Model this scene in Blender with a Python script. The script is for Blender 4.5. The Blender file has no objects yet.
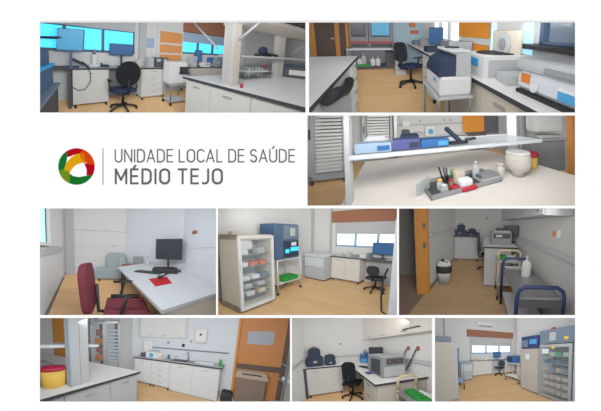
import bpy, bmesh, math, random
from mathutils import Vector, Matrix

# ------------------------------------------------------------------ camera, light, exposure
SC = bpy.context.scene
COL = SC.collection
U = 0.02                                   # one unit of board grid in metres: the board is about 12 m x 8.2 m
cam = bpy.data.cameras.new('camera'); cam_o = bpy.data.objects.new('camera', cam); COL.objects.link(cam_o)
cam.type = 'ORTHO'; cam.ortho_scale = 601 * U; cam.clip_end = 100
cam_o.location = (0, -14, 0); cam_o.rotation_euler = (math.pi / 2, 0, 0)
SC.camera = cam_o
wd = bpy.data.worlds.new('World'); SC.world = wd; wd.use_nodes = True
wd.node_tree.nodes['Background'].inputs[0].default_value = (1, 1, 1, 1)
wd.node_tree.nodes['Background'].inputs[1].default_value = 1.03
SC.view_settings.view_transform = 'Standard'; SC.view_settings.look = 'None'
SC.view_settings.exposure = 0; SC.view_settings.gamma = 1; SC.view_settings.use_curve_mapping = False

# ------------------------------------------------------------------ materials
def lin(c):
    c /= 255
    return c / 12.92 if c <= .04045 else ((c + .055) / 1.055) ** 2.4
MATS = {}
def mat(name, rgb, rough=.6, metal=0., noise=.06, scale=9., emit=0., alpha=1., rgb2=None, kind='noise', tone=True):
    m = bpy.data.materials.new(name); m.use_nodes = True; MATS[name] = m
    nt = m.node_tree; b = nt.nodes['Principled BSDF']
    c = [lin(v) for v in rgb]
    if tone and not emit: c = [v * (.82 if min(rgb) > 150 else .92) for v in c]
    b.inputs['Roughness'].default_value = rough; b.inputs['Metallic'].default_value = metal
    b.inputs['Base Color'].default_value = (*c, 1)
    if noise:
        at = nt.nodes.new('ShaderNodeAttribute'); at.attribute_name = 'room_co'
        mx = nt.nodes.new('ShaderNodeMix'); mx.data_type = 'RGBA'
        c2 = [lin(v) * .9 for v in rgb2] if rgb2 else [v * (1 - noise * 3) for v in c]
        mx.inputs[6].default_value = (*c, 1); mx.inputs[7].default_value = (*c2, 1)
        if kind == 'plank':
            n = nt.nodes.new('ShaderNodeTexBrick'); n.inputs['Scale'].default_value = 1
            n.inputs['Brick Width'].default_value = 1.1; n.inputs['Row Height'].default_value = .17
            n.inputs['Mortar Size'].default_value = .006; n.inputs['Color1'].default_value = (0, 0, 0, 1)
            n.inputs['Color2'].default_value = (.5, .5, .5, 1); n.inputs['Mortar'].default_value = (1, 1, 1, 1)
            mp = nt.nodes.new('ShaderNodeMapping'); mp.inputs['Rotation'].default_value[2] = scale
            nt.links.new(at.outputs['Vector'], mp.inputs[0]); nt.links.new(mp.outputs[0], n.inputs['Vector'])
            nt.links.new(n.outputs['Color'], mx.inputs[0])
        else:
            n = nt.nodes.new('ShaderNodeTexNoise'); n.inputs['Scale'].default_value = scale
            n.inputs['Detail'].default_value = 3
            nt.links.new(at.outputs['Vector'], n.inputs['Vector']); nt.links.new(n.outputs[0], mx.inputs[0])
        nt.links.new(mx.outputs[2], b.inputs['Base Color'])
    if not tone: b.inputs['Specular IOR Level'].default_value = 0
    if emit:
        b.inputs['Emission Color'].default_value = (*c, 1); b.inputs['Emission Strength'].default_value = emit
    if alpha < 1:
        b.inputs['Alpha'].default_value = alpha
    return m

# ------------------------------------------------------------------ mesh builder (metres, local frame: front faces -Y, origin at the base)
class G:
    def __init__(s): s.bm = bmesh.new()
    def _fin(s, fs, m, sm):
        for f in fs: f.material_index = m; f.smooth = sm
    def box(s, x0, x1, y0, y1, z0, z1, bv=0, m=0, rot=None, seg=1):
        r = bmesh.ops.create_cube(s.bm, size=1)
        M = Matrix.Translation(((x0+x1)/2, (y0+y1)/2, (z0+z1)/2)) @ Matrix.Diagonal((abs(x1-x0), abs(y1-y0), abs(z1-z0), 1))
        bmesh.ops.transform(s.bm, matrix=M, verts=r['verts'])
        vs = r['verts']; fs = list({f for v in vs for f in v.link_faces})
        s._fin(fs, m, False)
        if bv:
            es = list({e for v in vs for e in v.link_edges})
            b = bmesh.ops.bevel(s.bm, geom=es, offset=min(bv, .45*min(abs(x1-x0), abs(y1-y0), abs(z1-z0))), segments=seg, affect='EDGES', profile=.5)
            for f in b['faces']: f.material_index = m
            vs = list({v for f in b['faces'] for v in f.verts} | {v for v in vs if v.is_valid})
        if rot:                              # (angle, axis) about the box centre
            c = Vector(((x0+x1)/2, (y0+y1)/2, (z0+z1)/2))
            bmesh.ops.rotate(s.bm, cent=c, matrix=Matrix.Rotation(rot[0], 3, rot[1]), verts=vs)
        return s
    def cyl(s, p0, p1, r, r2=None, n=12, m=0, sm=True):
        p0 = Vector(p0); p1 = Vector(p1); d = p1 - p0
        c = bmesh.ops.create_cone(s.bm, cap_ends=True, segments=n, radius1=r, radius2=r if r2 is None else r2, depth=d.length)
        M = Matrix.Translation((p0+p1)/2) @ d.to_track_quat('Z', 'Y').to_matrix().to_4x4()
        bmesh.ops.transform(s.bm, matrix=M, verts=c['verts'])
        for f in {f for v in c['verts'] for f in v.link_faces}:
            f.material_index = m; f.smooth = sm and len(f.verts) == 4
        return s
    def tube(s, pts, r, n=6, m=0):
        pts = [Vector(p) for p in pts]; rings = []
        for i, p in enumerate(pts):
            d = (pts[min(i+1, len(pts)-1)] - pts[max(i-1, 0)]).normalized()
            q = d.to_track_quat('Z', 'Y')
            rings.append([s.bm.verts.new(p + q @ Vector((r*math.cos(a*2*math.pi/n), r*math.sin(a*2*math.pi/n), 0))) for a in range(n)])
        for a, b in zip(rings, rings[1:]):
            best = min(range(n), key=lambda k: sum((a[i].co-b[(i+k) % n].co).length for i in range(n)))
            for i in range(n):
                f = s.bm.faces.new((a[i], a[(i+1) % n], b[(i+1+best) % n], b[(i+best) % n])); f.material_index = m; f.smooth = True
        for e in (rings[0][::-1], rings[-1]):
            f = s.bm.faces.new(e); f.material_index = m
        return s
    def lathe(s, prof, c=(0, 0, 0), n=16, m=0):        # prof: (radius, z) from the bottom up
        c = Vector(c); rings = [[s.bm.verts.new(c + Vector((r*math.cos(a*2*math.pi/n), r*math.sin(a*2*math.pi/n), z))) for a in range(n)] for r, z in prof]
        for a, b in zip(rings, rings[1:]):
            for i in range(n):
                f = s.bm.faces.new((a[i], a[(i+1) % n], b[(i+1) % n], b[i])); f.material_index = m; f.smooth = True
        f = s.bm.faces.new(rings[0][::-1]); f.material_index = m
        f = s.bm.faces.new(rings[-1]); f.material_index = m
        return s
    def ell(s, c, r, m=0, n=12):
        b = bmesh.ops.create_uvsphere(s.bm, u_segments=n, v_segments=max(6, n*2//3), radius=1)
        bmesh.ops.transform(s.bm, matrix=Matrix.Translation(c) @ Matrix.Diagonal((*r, 1)), verts=b['verts'])
        s._fin({f for v in b['verts'] for f in v.link_faces}, m, True)
        return s
    def prism(s, pts, a, b, ax='z', m=0):              # outline extruded along an axis
        def P(u, v, w): return {'z': (u, v, w), 'y': (u, w, v), 'x': (w, u, v)}[ax]
        A = [s.bm.verts.new(P(u, v, a)) for u, v in pts]; B = [s.bm.verts.new(P(u, v, b)) for u, v in pts]
        n = len(pts); fs = [s.bm.faces.new(A[::-1]), s.bm.faces.new(B)]
        for i in range(n): fs.append(s.bm.faces.new((A[i], A[(i+1) % n], B[(i+1) % n], B[i])))
        s._fin(fs, m, False)
        return s
    def grid(s, x0, x1, y0, y1, z, st=.3, m=0, th=.04):
        nx = max(1, int((x1-x0)/st)); ny = max(1, int((y1-y0)/st))
        V = [[s.bm.verts.new((x0+(x1-x0)*i/nx, y0+(y1-y0)*j/ny, z)) for j in range(ny+1)] for i in range(nx+1)]
        for i in range(nx):
            for j in range(ny):
                s.bm.faces.new((V[i][j], V[i+1][j], V[i+1][j+1], V[i][j+1])).material_index = m
        return s
    def turn(s, ang, axis, c=(0, 0, 0)):
        bmesh.ops.rotate(s.bm, cent=c, matrix=Matrix.Rotation(ang, 3, axis), verts=s.bm.verts[:]); return s

# ------------------------------------------------------------------ a room: its own metric frame, set into the board as a perspective relief
class Room:
    def __init__(s, rect, pp, f, yaw, pitch, roll, h, zn, k=1.2):
        s.rect = rect; s.pp = pp; s.f = f; s.h = h; s.zn = zn; s.D = k * f * U
        y, p, r = map(math.radians, (yaw, pitch, roll))
        F = Vector((math.sin(y)*math.cos(p), math.cos(y)*math.cos(p), -math.sin(p)))
        R0 = Vector((math.cos(y), -math.sin(y), 0)); U0 = R0.cross(F)
        s.R = math.cos(r)*R0 + math.sin(r)*U0; s.Up = -math.sin(r)*R0 + math.cos(r)*U0; s.F = F; s.eye = Vector((0, 0, h))
        x0, y0, x1, y1 = rect; e = .08; cx, cy = pp
        s.planes = [(s.R*f - s.F*(x0+e-cx)), (-s.R*f + s.F*(x1-e-cx)), (-s.Up*f - s.F*(y0+e-cy)), (s.Up*f + s.F*(y1-e-cy))]
    def relief(s, p):
        q = p - s.eye; c = max(q.dot(s.F), .05)
        return Vector(((s.pp[0] + s.f*q.dot(s.R)/c - 300.5)*U, .02 + s.D*(1 - s.zn/c), (205.5 - s.pp[1] + s.f*q.dot(s.Up)/c)*U))
    def clip(s, bm):
        cuts = [(s.eye + s.F*s.zn, s.F)] + [(s.eye, n) for n in s.planes]
        for co, no in cuts:
            if not bm.verts: return
            if all((v.co-co).dot(no) >= 0 for v in bm.verts): continue
            g = bmesh.ops.bisect_plane(bm, geom=bm.verts[:]+bm.edges[:]+bm.faces[:], dist=1e-6, plane_co=co, plane_no=no, clear_inner=True)
            ed = [x for x in g['geom_cut'] if isinstance(x, bmesh.types.BMEdge) and x.is_valid and x.is_boundary]
            if 2 < len(ed) < 400:
                try: bmesh.ops.holes_fill(bm, edges=ed, sides=0)
                except Exception: pass

def base_point(room, loc):                             # where a thing's base stands in the board, kept inside its own recess
    o = room.relief(Vector(loc)); x0, y0, x1, y1 = room.rect
    return Vector((min(max(o.x, (x0-300.5)*U), (x1-300.5)*U), min(max(o.y, 0), room.D), min(max(o.z, (205.5-y1)*U), (205.5-y0)*U)))
def make(room, name, g, mats, loc=(0, 0, 0), rot=0, org=None):
    bm = g.bm; bmesh.ops.transform(bm, matrix=Matrix.Translation(loc) @ Matrix.Rotation(math.radians(rot), 4, 'Z'), verts=bm.verts[:])
    bmesh.ops.recalc_face_normals(bm, faces=bm.faces[:])
    room.clip(bm)
    if not bm.faces: bm.free(); return None
    rc = [c for v in bm.verts for c in v.co]
    top = org is None
    if top: org = base_point(room, loc)
    for v in bm.verts: v.co = room.relief(v.co) - org
    me = bpy.data.meshes.new(name); bm.to_mesh(me); bm.free()
    me.attributes.new('room_co', 'FLOAT_VECTOR', 'POINT').data.foreach_set('vector', rc)
    for m in (mats if isinstance(mats, (list, tuple)) else [mats]): me.materials.append(MATS[m])
    o = bpy.data.objects.new(name, me); COL.objects.link(o)
    if top: o.location = org
    return o

def W(room, name, g, mats):                            # the setting
    o = make(room, name, g, mats)
    if o: o['kind'] = 'structure'
    return o
def S(room, name, g, mats, label, cat, loc=(0, 0, 0), rot=0, group=None, kind=None):   # a thing of one mesh
    o = make(room, name, g, mats, loc, rot)
    if o:
        o['label'] = label; o['category'] = cat
        if group: o['group'] = group
        if kind: o['kind'] = kind
    return o
class T:                                               # a thing with parts: an Empty at its base that parents them
    def __init__(s, room, name, label, cat, loc=(0, 0, 0), rot=0, group=None, k=1):
        s.room, s.loc, s.rot, s.n, s.k = room, loc, rot, 0, k
        o = s.o = bpy.data.objects.new(name, None); COL.objects.link(o); THINGS.append(s)
        s.org = o.location = base_point(room, loc); o['label'] = label; o['category'] = cat; o.empty_display_size = .1
        if group: o['group'] = group
    def p(s, name, g, mats, sub=None, label=None):
        if s.k != 1: bmesh.ops.scale(g.bm, vec=(s.k,)*3, verts=g.bm.verts[:])
        o = make(s.room, name, g, mats, s.loc, s.rot, s.org)
        if o:
            o.parent = sub or s.o; s.n += 1
            if label: o['label'] = label
        return o
    def w(s, name, g, mats):                           # a part given in room coordinates
        o = make(s.room, name, g, mats, (0, 0, 0), 0, s.org)
        if o: o.parent = s.o; s.n += 1
        return o
THINGS = []

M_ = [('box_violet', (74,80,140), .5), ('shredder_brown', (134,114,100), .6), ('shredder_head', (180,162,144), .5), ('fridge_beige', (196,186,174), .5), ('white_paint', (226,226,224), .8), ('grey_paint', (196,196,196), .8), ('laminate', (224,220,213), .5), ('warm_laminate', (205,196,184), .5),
 ('cool_laminate', (214,220,226), .5), ('worktop', (232,232,232), .35), ('worktop_grey', (178,182,186), .35), ('dark_edge', (52,52,58), .5), ('skirting', (120,118,114), .6),
 ('black', (32,32,36), .5), ('dark_grey', (70,72,78), .5), ('grey', (140,142,146), .5), ('light_grey', (190,192,194), .5), ('white_plastic', (228,228,226), .4),
 ('navy', (34,50,76), .6), ('blue', (30,96,160), .5), ('sky_blue', (70,160,215), .5), ('bench_white', (232,226,220), .4), ('pale_blue', (150,174,198), .5), ('steel_blue', (72,98,128), .45), ('slate', (108,124,142), .5),
 ('red', (190,30,48), .5), ('crimson', (178,26,60), .45), ('orange', (214,122,40), .6), ('orange_board', (226,146,42), .7), ('tan_board', (222,150,84), .7), ('yellow', (232,190,80), .5), ('pale_yellow', (236,214,130), .5),
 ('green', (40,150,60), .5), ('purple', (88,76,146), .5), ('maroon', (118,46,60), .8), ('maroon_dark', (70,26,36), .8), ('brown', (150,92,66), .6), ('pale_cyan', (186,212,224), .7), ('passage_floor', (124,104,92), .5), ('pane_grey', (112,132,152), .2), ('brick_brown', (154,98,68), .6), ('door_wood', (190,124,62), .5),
 ('door_dark', (92,74,66), .6), ('frame_wood', (206,136,44), .5), ('cream', (226,208,170), .4), ('beige', (214,204,188), .5), ('sofa_fabric', (170,182,184), .9), ('blue_metal', (30,56,110), .35),
 ('skin_white', (240,240,238), .6), ('chair_cloth', (40,44,54), .9), ('chair_blue', (34,50,78), .8), ('pad_orange', (206,110,80), .6), ('paper', (236,238,240), .8), ('printed_paper', (176,182,190), .8), ('ceiling_dark', (92,78,72), .8)]
for n_, c_, r_ in M_: mat(n_, c_, r_, noise=.03)
mat('steel', (176,178,180), .35, .6, .04); mat('dark_steel', (96,98,102), .4, .5, .04); mat('chrome', (205,207,210), .2, .9, 0)
mat('glass', (200,220,228), .05, 0, 0, alpha=.09); mat('milky_glass', (214,226,232), .15, 0, 0, alpha=.55); mat('clear_plastic', (214,222,222), .2, 0, 0, alpha=.6)
mat('frosted_plastic', (214,210,202), .35, 0, .02, alpha=.9)
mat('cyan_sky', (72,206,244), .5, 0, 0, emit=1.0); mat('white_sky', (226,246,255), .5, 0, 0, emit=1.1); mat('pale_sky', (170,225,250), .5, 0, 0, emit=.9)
mat('screen_cyan', (46,140,180), .3, 0, .1, 25, emit=.5); mat('screen_blue', (24,78,128), .3, 0, .05, 8, emit=.35); mat('screen_dark', (26,34,48), .25, 0, 0)
mat('screen_lit', (60,190,240), .3, 0, 0, emit=.8)
mat('floor_tan', (228,188,138), .38, 0, .05, .3, rgb2=(208,168,120), kind='plank')
mat('floor_warm', (212,176,130), .22, 0, .05, 0, rgb2=(190,160,118), kind='plank')
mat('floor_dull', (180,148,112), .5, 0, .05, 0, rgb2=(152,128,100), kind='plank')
mat('mesh_cloth', (30,34,44), .9, 0, .3, 60)
mat('board_white', (253,253,253), .9, 0, 0, tone=False)
mat('board_grey', (226,226,226), .9, 0, 0, tone=False)
mat('green_emblem', (22,112,44), .6, 0, 0, tone=False); mat('olive_emblem', (108,140,30), .6, 0, 0, tone=False); mat('yellow_emblem', (218,160,16), .6, 0, 0, tone=False)
mat('orange_emblem', (208,70,16), .6, 0, 0, tone=False); mat('red_emblem', (176,10,28), .6, 0, 0, tone=False); mat('amber_emblem', (212,112,12), .6, 0, 0, tone=False); mat('letter_grey', (96,98,100), .7, 0, 0, tone=False); mat('letter_dark', (98,100,102), .7, 0, 0, tone=False)

# ------------------------------------------------------------------ the board, its recesses and added fill lights
TOPLEFT  = Room((40, 22.5, 305.5, 112.5), (172.75, 67.5), 152, -60, 4.6, 2.4, 1.26, .8)
TOPRIGHT = Room((309, 22.5, 575, 112.5), (442, 67.5), 204, 16.3, 10.1, .8, 1.3, .8)
SHELFROOM = Room((307.5, 115.5, 575, 205.5), (441, 118), 150, 17, 0, -1.5, 1.6, .95)
OFFICE   = Room((40, 208.5, 216, 315), (128, 261.75), 144, 19.6, 4.9, .7, 1.25, .9)
FRIDGE   = Room((218, 208.5, 397, 315), (307.5, 261.75), 175, -37.1, 9.3, .4, 1.7, 2)
TROLLEY  = Room((399, 208.5, 575, 315), (487, 261.75), 197, 1.2, 11.3, 2, 1.4, 1)
SINK     = Room((40, 318, 290, 401.5), (165, 359.75), 134, -28.1, 8.2, 2.8, 1.49, .8)
CORNER   = Room((292, 318, 432, 401.5), (362, 359.75), 115, 17.8, 7.5, -1.9, 1.5, 1)
COLDROOM = Room((435, 318, 575, 401.5), (505, 359.75), 128, 30.2, 3.9, -.2, 1.4, 1.2)
ROOMS = [TOPLEFT, TOPRIGHT, SHELFROOM, OFFICE, FRIDGE, TROLLEY, SINK, CORNER, COLDROOM]

def plain(name, g, m, loc=(0, 0, 0)):                  # straight into the board's own space
    me = bpy.data.meshes.new(name); bmesh.ops.recalc_face_normals(g.bm, faces=g.bm.faces[:]); g.bm.to_mesh(me); g.bm.free(); me.materials.append(MATS[m])
    o = bpy.data.objects.new(name, me); COL.objects.link(o); o.location = loc; return o
def bx_(x): return (x - 300.5)*U
def bz_(y): return (205.5 - y)*U
g = G(); xs = sorted({-40, 640} | {v for r in ROOMS for v in (r.rect[0], r.rect[2])}); ys = sorted({-40, 450} | {v for r in ROOMS for v in (r.rect[1], r.rect[3])})
for j in range(len(ys)-1):                             # the face of the board, open where the recesses are
    run = None
    for i in range(len(xs)-1):
        cx, cy = (xs[i]+xs[i+1])/2, (ys[j]+ys[j+1])/2
        hole = any(r.rect[0] < cx < r.rect[2] and r.rect[1] < cy < r.rect[3] for r in ROOMS)
        if not hole and run is None: run = xs[i]
        if run is not None and (hole or i == len(xs)-2):
            e = xs[i] if hole else xs[i+1]
            g.box(bx_(run), bx_(e), 0, .015, bz_(ys[j+1]), bz_(ys[j])); run = None
plain('wall_front', g, 'board_white')['kind'] = 'structure'
for r in ROOMS:                                        # the four sides and the back of each recess
    x0, x1, z0, z1 = bx_(r.rect[0]), bx_(r.rect[2]), bz_(r.rect[3]), bz_(r.rect[1]); t = .018; D = r.D + .06
    for nm, b in (('wall_left', (x0-t, x0, .015, D, z0-t, z1+t)), ('wall_right', (x1, x1+t, .015, D, z0-t, z1+t)), ('wall_top', (x0, x1, .015, D, z1, z1+t)), ('wall_bottom', (x0, x1, .015, D, z0-t, z0)), ('wall_back', (x0-t, x1+t, D, D+t, z0-t, z1+t))):
        plain(nm, G().box(*b), 'white_paint')['kind'] = 'structure'
FILL_LIGHTS = {TOPLEFT: (38, 7, (.95, .97, 1)), TOPRIGHT: (44, 18, (.97, .98, 1)), SHELFROOM: (42, 13, (1, .98, .96)), OFFICE: (34, 6, (.96, .97, 1)), FRIDGE: (34, 5, (1, .99, .97)),
         TROLLEY: (22, 6, (1, .97, .93)), SINK: (30, 6, (.97, .98, 1)), CORNER: (15, 2, (1, .97, .94)), COLDROOM: (20, 4, (.97, .98, 1))}
for r, (pw, deep, c) in FILL_LIGHTS.items():                 # added unseen fill lights along the top of each recess, one at the front and one halfway in
    x0, x1, z1 = bx_(r.rect[0]), bx_(r.rect[2]), bz_(r.rect[1])
    for e, y, tilt in ((pw, .12, 50), (deep, r.D*.5, 40)):
        l = bpy.data.lights.new('fill_light', 'AREA'); l.shape = 'RECTANGLE'; l.size = (x1-x0)*.8; l.size_y = .12; l.energy = e; l.color = c
        o = bpy.data.objects.new('fill_light', l); COL.objects.link(o); o.location = ((x0+x1)/2, y, z1-.05); o.rotation_euler = (math.radians(tilt), 0, 0)

# ------------------------------------------------------------------ shared builders
ORD = 'first second third fourth fifth sixth seventh eighth ninth tenth eleventh twelfth thirteenth fourteenth fifteenth sixteenth seventeenth eighteenth'.split()
CAB = []
def slab(g, pts, z0, z1, mt=0, ms=1):
    n0 = len(g.bm.faces); g.prism(pts, z0, z1, 'z', ms); g.bm.faces.ensure_lookup_table()
    g.bm.faces[n0].material_index = mt; g.bm.faces[n0+1].material_index = mt; return g
def worktop(R, pts, z, label, m='worktop', th=.035, edge='dark_edge', name='worktop', cat='worktop'):
    return S(R, name, slab(G(), pts, z-th, z), [m, edge], label, cat, (0, 0, 0))
def rect(x0, x1, y0, y1): return [(x0, y0), (x1, y0), (x1, y1), (x0, y1)]
def wall(R, name, ax, v, a0, a1, z0, z1, m, holes=(), th=.06):    # a wall across one axis, in strips round its openings
    g = G()
    def b(p, q, lo, hi):
        if q-p > 1e-4 and hi-lo > 1e-4: (g.box(v, v+th, p, q, lo, hi) if ax == 'x' else g.box(p, q, v, v+th, lo, hi))
    c = a0
    for (p, q, lo, hi) in sorted(holes):
        b(c, p, z0, z1); b(p, q, z0, lo); b(p, q, hi, z1); c = q
    b(c, a1, z0, z1)
    return W(R, name, g, m)
def floor(R, x0, x1, y0, y1, m): return W(R, 'floor', G().grid(x0, x1, y0, y1, 0, .35), m)
def window(R, name, ax, v, a0, a1, z0, z1, panes, sky, frame='white_plastic', fw=.05):   # frame and panes, the sky beyond
    def bx(g, p, q, lo, hi, d0, d1): return g.box(v+d0, v+d1, p, q, lo, hi) if ax == 'x' else g.box(p, q, v+d0, v+d1, lo, hi)
    g = G(); bx(g, a0, a1, z0, z0+fw, -.02, .05); bx(g, a0, a1, z1-fw, z1, -.02, .05); n = panes
    for i in range(n+1):
        c = a0+(a1-a0)*i/n; bx(g, max(a0, c-fw/2), min(a1, c+fw/2), z0, z1, -.02, .05)
    f = W(R, name, g, frame)
    s = W(R, 'sky_backdrop', bx(G(), a0-.02, a1+.02, z0-.02, z1+.02, .06 if v > 0 else -.08, .08 if v > 0 else -.06), sky)
    return f
def base_unit(R, loc, rot, w, d, h, cols, label, m='laminate', feet=.09, group=None, handle='steel', cat='cabinet'):
    t = T(R, 'base_cabinet', label, cat, loc, rot, group); CAB.append(t)
    t.p('carcass', G().box(0, w, .002, d, feet, h), m); x = 0
    for kind, cw in cols:
        if kind == 'door':
            o = t.p('door', G().box(x+.006, x+cw-.006, -.02, 0, feet+.01, h-.02, .004), m)
            if o: t.p('handle', G().box(x+cw*.5-.07, x+cw*.5+.07, -.045, -.02, h-.1, h-.085, .004), handle, o)
        else:
            hh = (h-feet-.02)/kind
            for k in range(kind):
                z = feet+.01+k*hh; o = t.p('drawer', G().box(x+.006, x+cw-.006, -.02, 0, z+.004, z+hh-.006, .004), m)
                if o: t.p('handle', G().box(x+cw*.5-.07, x+cw*.5+.07, -.045, -.02, z+hh*.62, z+hh*.62+.016, .004), handle, o)
        x += cw
    for fx in (.05, w-.05):
        for fy in (.05, d-.05):
            t.p('leg', G().cyl((fx, fy, 0), (fx, fy, feet), .022, n=8), 'black')
    return t
def wall_cabinet(R, loc, rot, w, d, h, n, label, m='laminate', bottom_handle=True):
    t = T(R, 'wall_cabinet', label, 'cabinet', loc, rot); t.p('carcass', G().box(0, w, .002, d, 0, h), m)
    for i in range(n):
        a, b = w*i/n, w*(i+1)/n; o = t.p('door', G().box(a+.005, b-.005, -.02, 0, .005, h-.005, .004), m)
        if o: t.p('handle', G().box(b-.22 if w/n > .5 else b-.15, b-.06, -.05, -.02, .05, .065, .004), 'steel', o)
    return t
def rrect(x0, x1, y0, y1, r, n=5):                    # rounded outline
    return [(cx+r*math.cos(math.radians(a0+90*i/n)), cy+r*math.sin(math.radians(a0+90*i/n))) for cx, cy, a0 in ((x1-r, y1-r, 0), (x0+r, y1-r, 90), (x0+r, y0+r, 180), (x1-r, y0+r, 270)) for i in range(n+1)]
def office_chair(R, loc, rot, label, cloth='chair_cloth', seatm=None, base='black', arms=True, sh=.47, bh=1.0, bw=.42, hub='black', round_back=False, group=None, k=1, bo=0, low=.12):
    t = T(R, 'office_chair', label, 'chair', loc, rot, group, k); seatm = seatm or cloth
    t.p('seat', G().box(-.24, .24, -.25, .22, sh-.05, sh+.03, .045, seg=3), seatm)
    g = G()
    if round_back: g.ell((0, .25, (sh+.12+bh)/2), (bw/2, .05, (bh-sh-.1)/2), n=16)
    else: g.prism(rrect(-bw/2, bw/2, sh+low, bh, bw*.32), .21+bo, .28+bo, 'y')
    t.p('backrest', g.turn(math.radians(-6), 'X', (0, .25, sh)), cloth)
    t.p('back_bracket', G().tube([(0, .1, sh-.07), (0, .29, sh-.05), (0, .31, sh+.25)], .022), base)
    t.p('gas_column', G().cyl((0, 0, .12), (0, 0, sh-.05), .028, n=10), hub)
    for k in range(5):
        a = k*2*math.pi/5+.3; c, s_ = math.cos(a), math.sin(a)
        o = t.p('leg', G().tube([(0, 0, .13), (.16*c, .16*s_, .11), (.3*c, .3*s_, .07)], .022), base)
        if o: t.p('caster', G().cyl((.3*c-.02*s_, .3*s_+.02*c, .032), (.3*c+.02*s_, .3*s_-.02*c, .032), .032, n=10), 'black', o)
    if arms:
        for q in (-1, 1): t.p('armrest', G().tube([(q*.25, .05, sh-.02), (q*.3, .05, sh+.02), (q*.3, .0, sh+.2), (q*.29, -.12, sh+.21), (q*.29, .14, sh+.21)], .018), base)
    return t
def monitor(R, loc, rot, label, w=.5, h=.32, screen='screen_dark', lift=.12, case='black', tilt=0, group=None):
    t = T(R, 'monitor', label, 'monitor', loc, rot, group)
    t.p('base', G().box(-.12, .12, -.08, .1, 0, .015, .006), case)
    t.p('stand', G().box(-.025, .025, .03, .05, .01, lift+h*.5, .005), case)
    g = G().box(-w/2, w/2, -.01, .03, lift, lift+h, .008); o = t.p('housing', g.turn(math.radians(tilt), 'X', (0, 0, lift)), case)
    t.p('screen', G().box(-w/2+.015, w/2-.015, -.014, -.009, lift+.02, lift+h-.015).turn(math.radians(tilt), 'X', (0, 0, lift)), screen)
    return t
def cart(R, loc, rot, w, d, h, shelves, label, legm='steel', shelfm='steel', name='cart', group=None, lip=.0, handle=None, wheel='black', lr=.014):
    t = T(R, name, label, 'cart', loc, rot, group)
    for x in (.02, w-.02):
        for y in (.02, d-.02):
            o = t.p('leg', G().cyl((x, y, .08), (x, y, h), lr, n=8), legm)
            if o: t.p('caster', G().cyl((x-.015, y, .04), (x+.015, y, .04), .04, n=10), wheel, o)
    for z in shelves:
        g = G().box(0, w, 0, d, z-.02, z, .004)
        if lip:
            for b in ((0, w, 0, .01), (0, w, d-.01, d), (0, .01, 0, d), (w-.01, w, 0, d)): g.box(*b, z, z+lip)
        t.p('shelf', g, shelfm)
    if handle:
        for y in handle: t.p('handle', G().tube([(.02, y, h-.03), (.02, y, h+.12), (.06, y, h+.17), (w-.06, y, h+.17), (w-.02, y, h+.12), (w-.02, y, h-.03)], lr*1.1, 8), legm)
    return t
def bottle(R, loc, label, m, cap, r=.04, h=.2, group=None, neck=.012, name='bottle'):
    t = T(R, name, label, 'bottle', loc, 0, group)
    t.p('body', G().lathe([(r*.92, 0), (r, .01), (r, h*.62), (r*.8, h*.72), (neck, h*.8), (neck, h*.86)], n=12), m)
    t.p('cap', G().lathe([(neck*1.3, h*.84), (neck*1.3, h*.93), (neck*.5, h)], n=8), cap)
    return t
def socket(R, ax, v, a, z, label, m='white_plastic', s=.045, group=None):
    g = G().box(v-.025, v, a-s, a+s, z-s, z+s, .006) if ax == 'x' else G().box(a-s, a+s, v-.025, v, z-s, z+s, .006)
    return S(R, 'wall_socket', g, m, label, 'socket', group=group)
def box(R, name, loc, rot, w, d, h, m, label, cat='box', group=None, bv=.006):
    return S(R, name, G().box(-w/2, w/2, -d/2, d/2, 0, h, bv), m, label, cat, loc, rot, group)

# ------------------------------------------------------------------ emblem and lettering on the board
def swoosh(name, m, rr, y, par):
    g = G(); pts = [(bx_(x), bz_(y_)) for x, y_ in rr]; g.prism(pts, -.004-y, 0, 'y'); o = plain(name, g, m); return o
em = bpy.data.objects.new('emblem', None); COL.objects.link(em); em.location = (bx_(76.5), 0, bz_(166.5))
em['label'] = 'round green, yellow and red swirl emblem beside the grey lettering'; em['category'] = 'emblem'
def arc(cx, cy, r, a0, a1, n=14):
    return [(cx+r*math.cos(math.radians(a0+(a1-a0)*i/n)), cy-r*math.sin(math.radians(a0+(a1-a0)*i/n))) for i in range(n+1)]
cxe, cye, re_ = 76.5, 166.5, 18.2
def zp(*q): return [(50+x/6.85, 140+y/6.85) for x, y in q]
SW = [('red_band', 'red_emblem', arc(cxe, cye, re_, 121, 66)+zp((228, 92), (190, 98), (165, 100), (140, 112), (118, 116)), .001),
      ('green_band', 'green_emblem', arc(cxe, cye, re_, 121, 194)+zp((96, 202), (112, 152), (118, 116)), .001),
      ('orange_band', 'orange_emblem', arc(cxe, cye, re_, 68, 4)+zp((262, 165), (240, 152), (215, 128), (196, 98)), .002),
      ('red_side_band', 'red_emblem', arc(cxe, cye, re_, 5, -28)+zp((250, 243), (252, 205), (243, 178), (232, 158), (262, 163)), .001),
      ('green_base_band', 'green_emblem', arc(cxe, cye, re_, -26, -112)+zp((136, 232), (160, 248), (200, 254), (250, 245)), .001),
      ('olive_band', 'olive_emblem', arc(cxe, cye, re_, 194, 248)+zp((136, 232), (128, 214), (100, 196)), .002),
      ('yellow_band', 'yellow_emblem', zp((100, 206), (104, 176), (118, 150), (145, 120), (175, 98), (205, 92), (215, 128), (240, 152), (215, 157), (180, 170), (155, 190), (136, 222), (126, 216)), .003),
      ('amber_band', 'amber_emblem', zp((205, 92), (228, 90), (240, 120), (245, 153), (232, 156), (222, 140), (206, 122)), .004)]
for nm, m, pts, dy in SW:
    o = swoosh(nm, m, pts, dy, em); o.parent = em; o.location = -em.location
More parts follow.
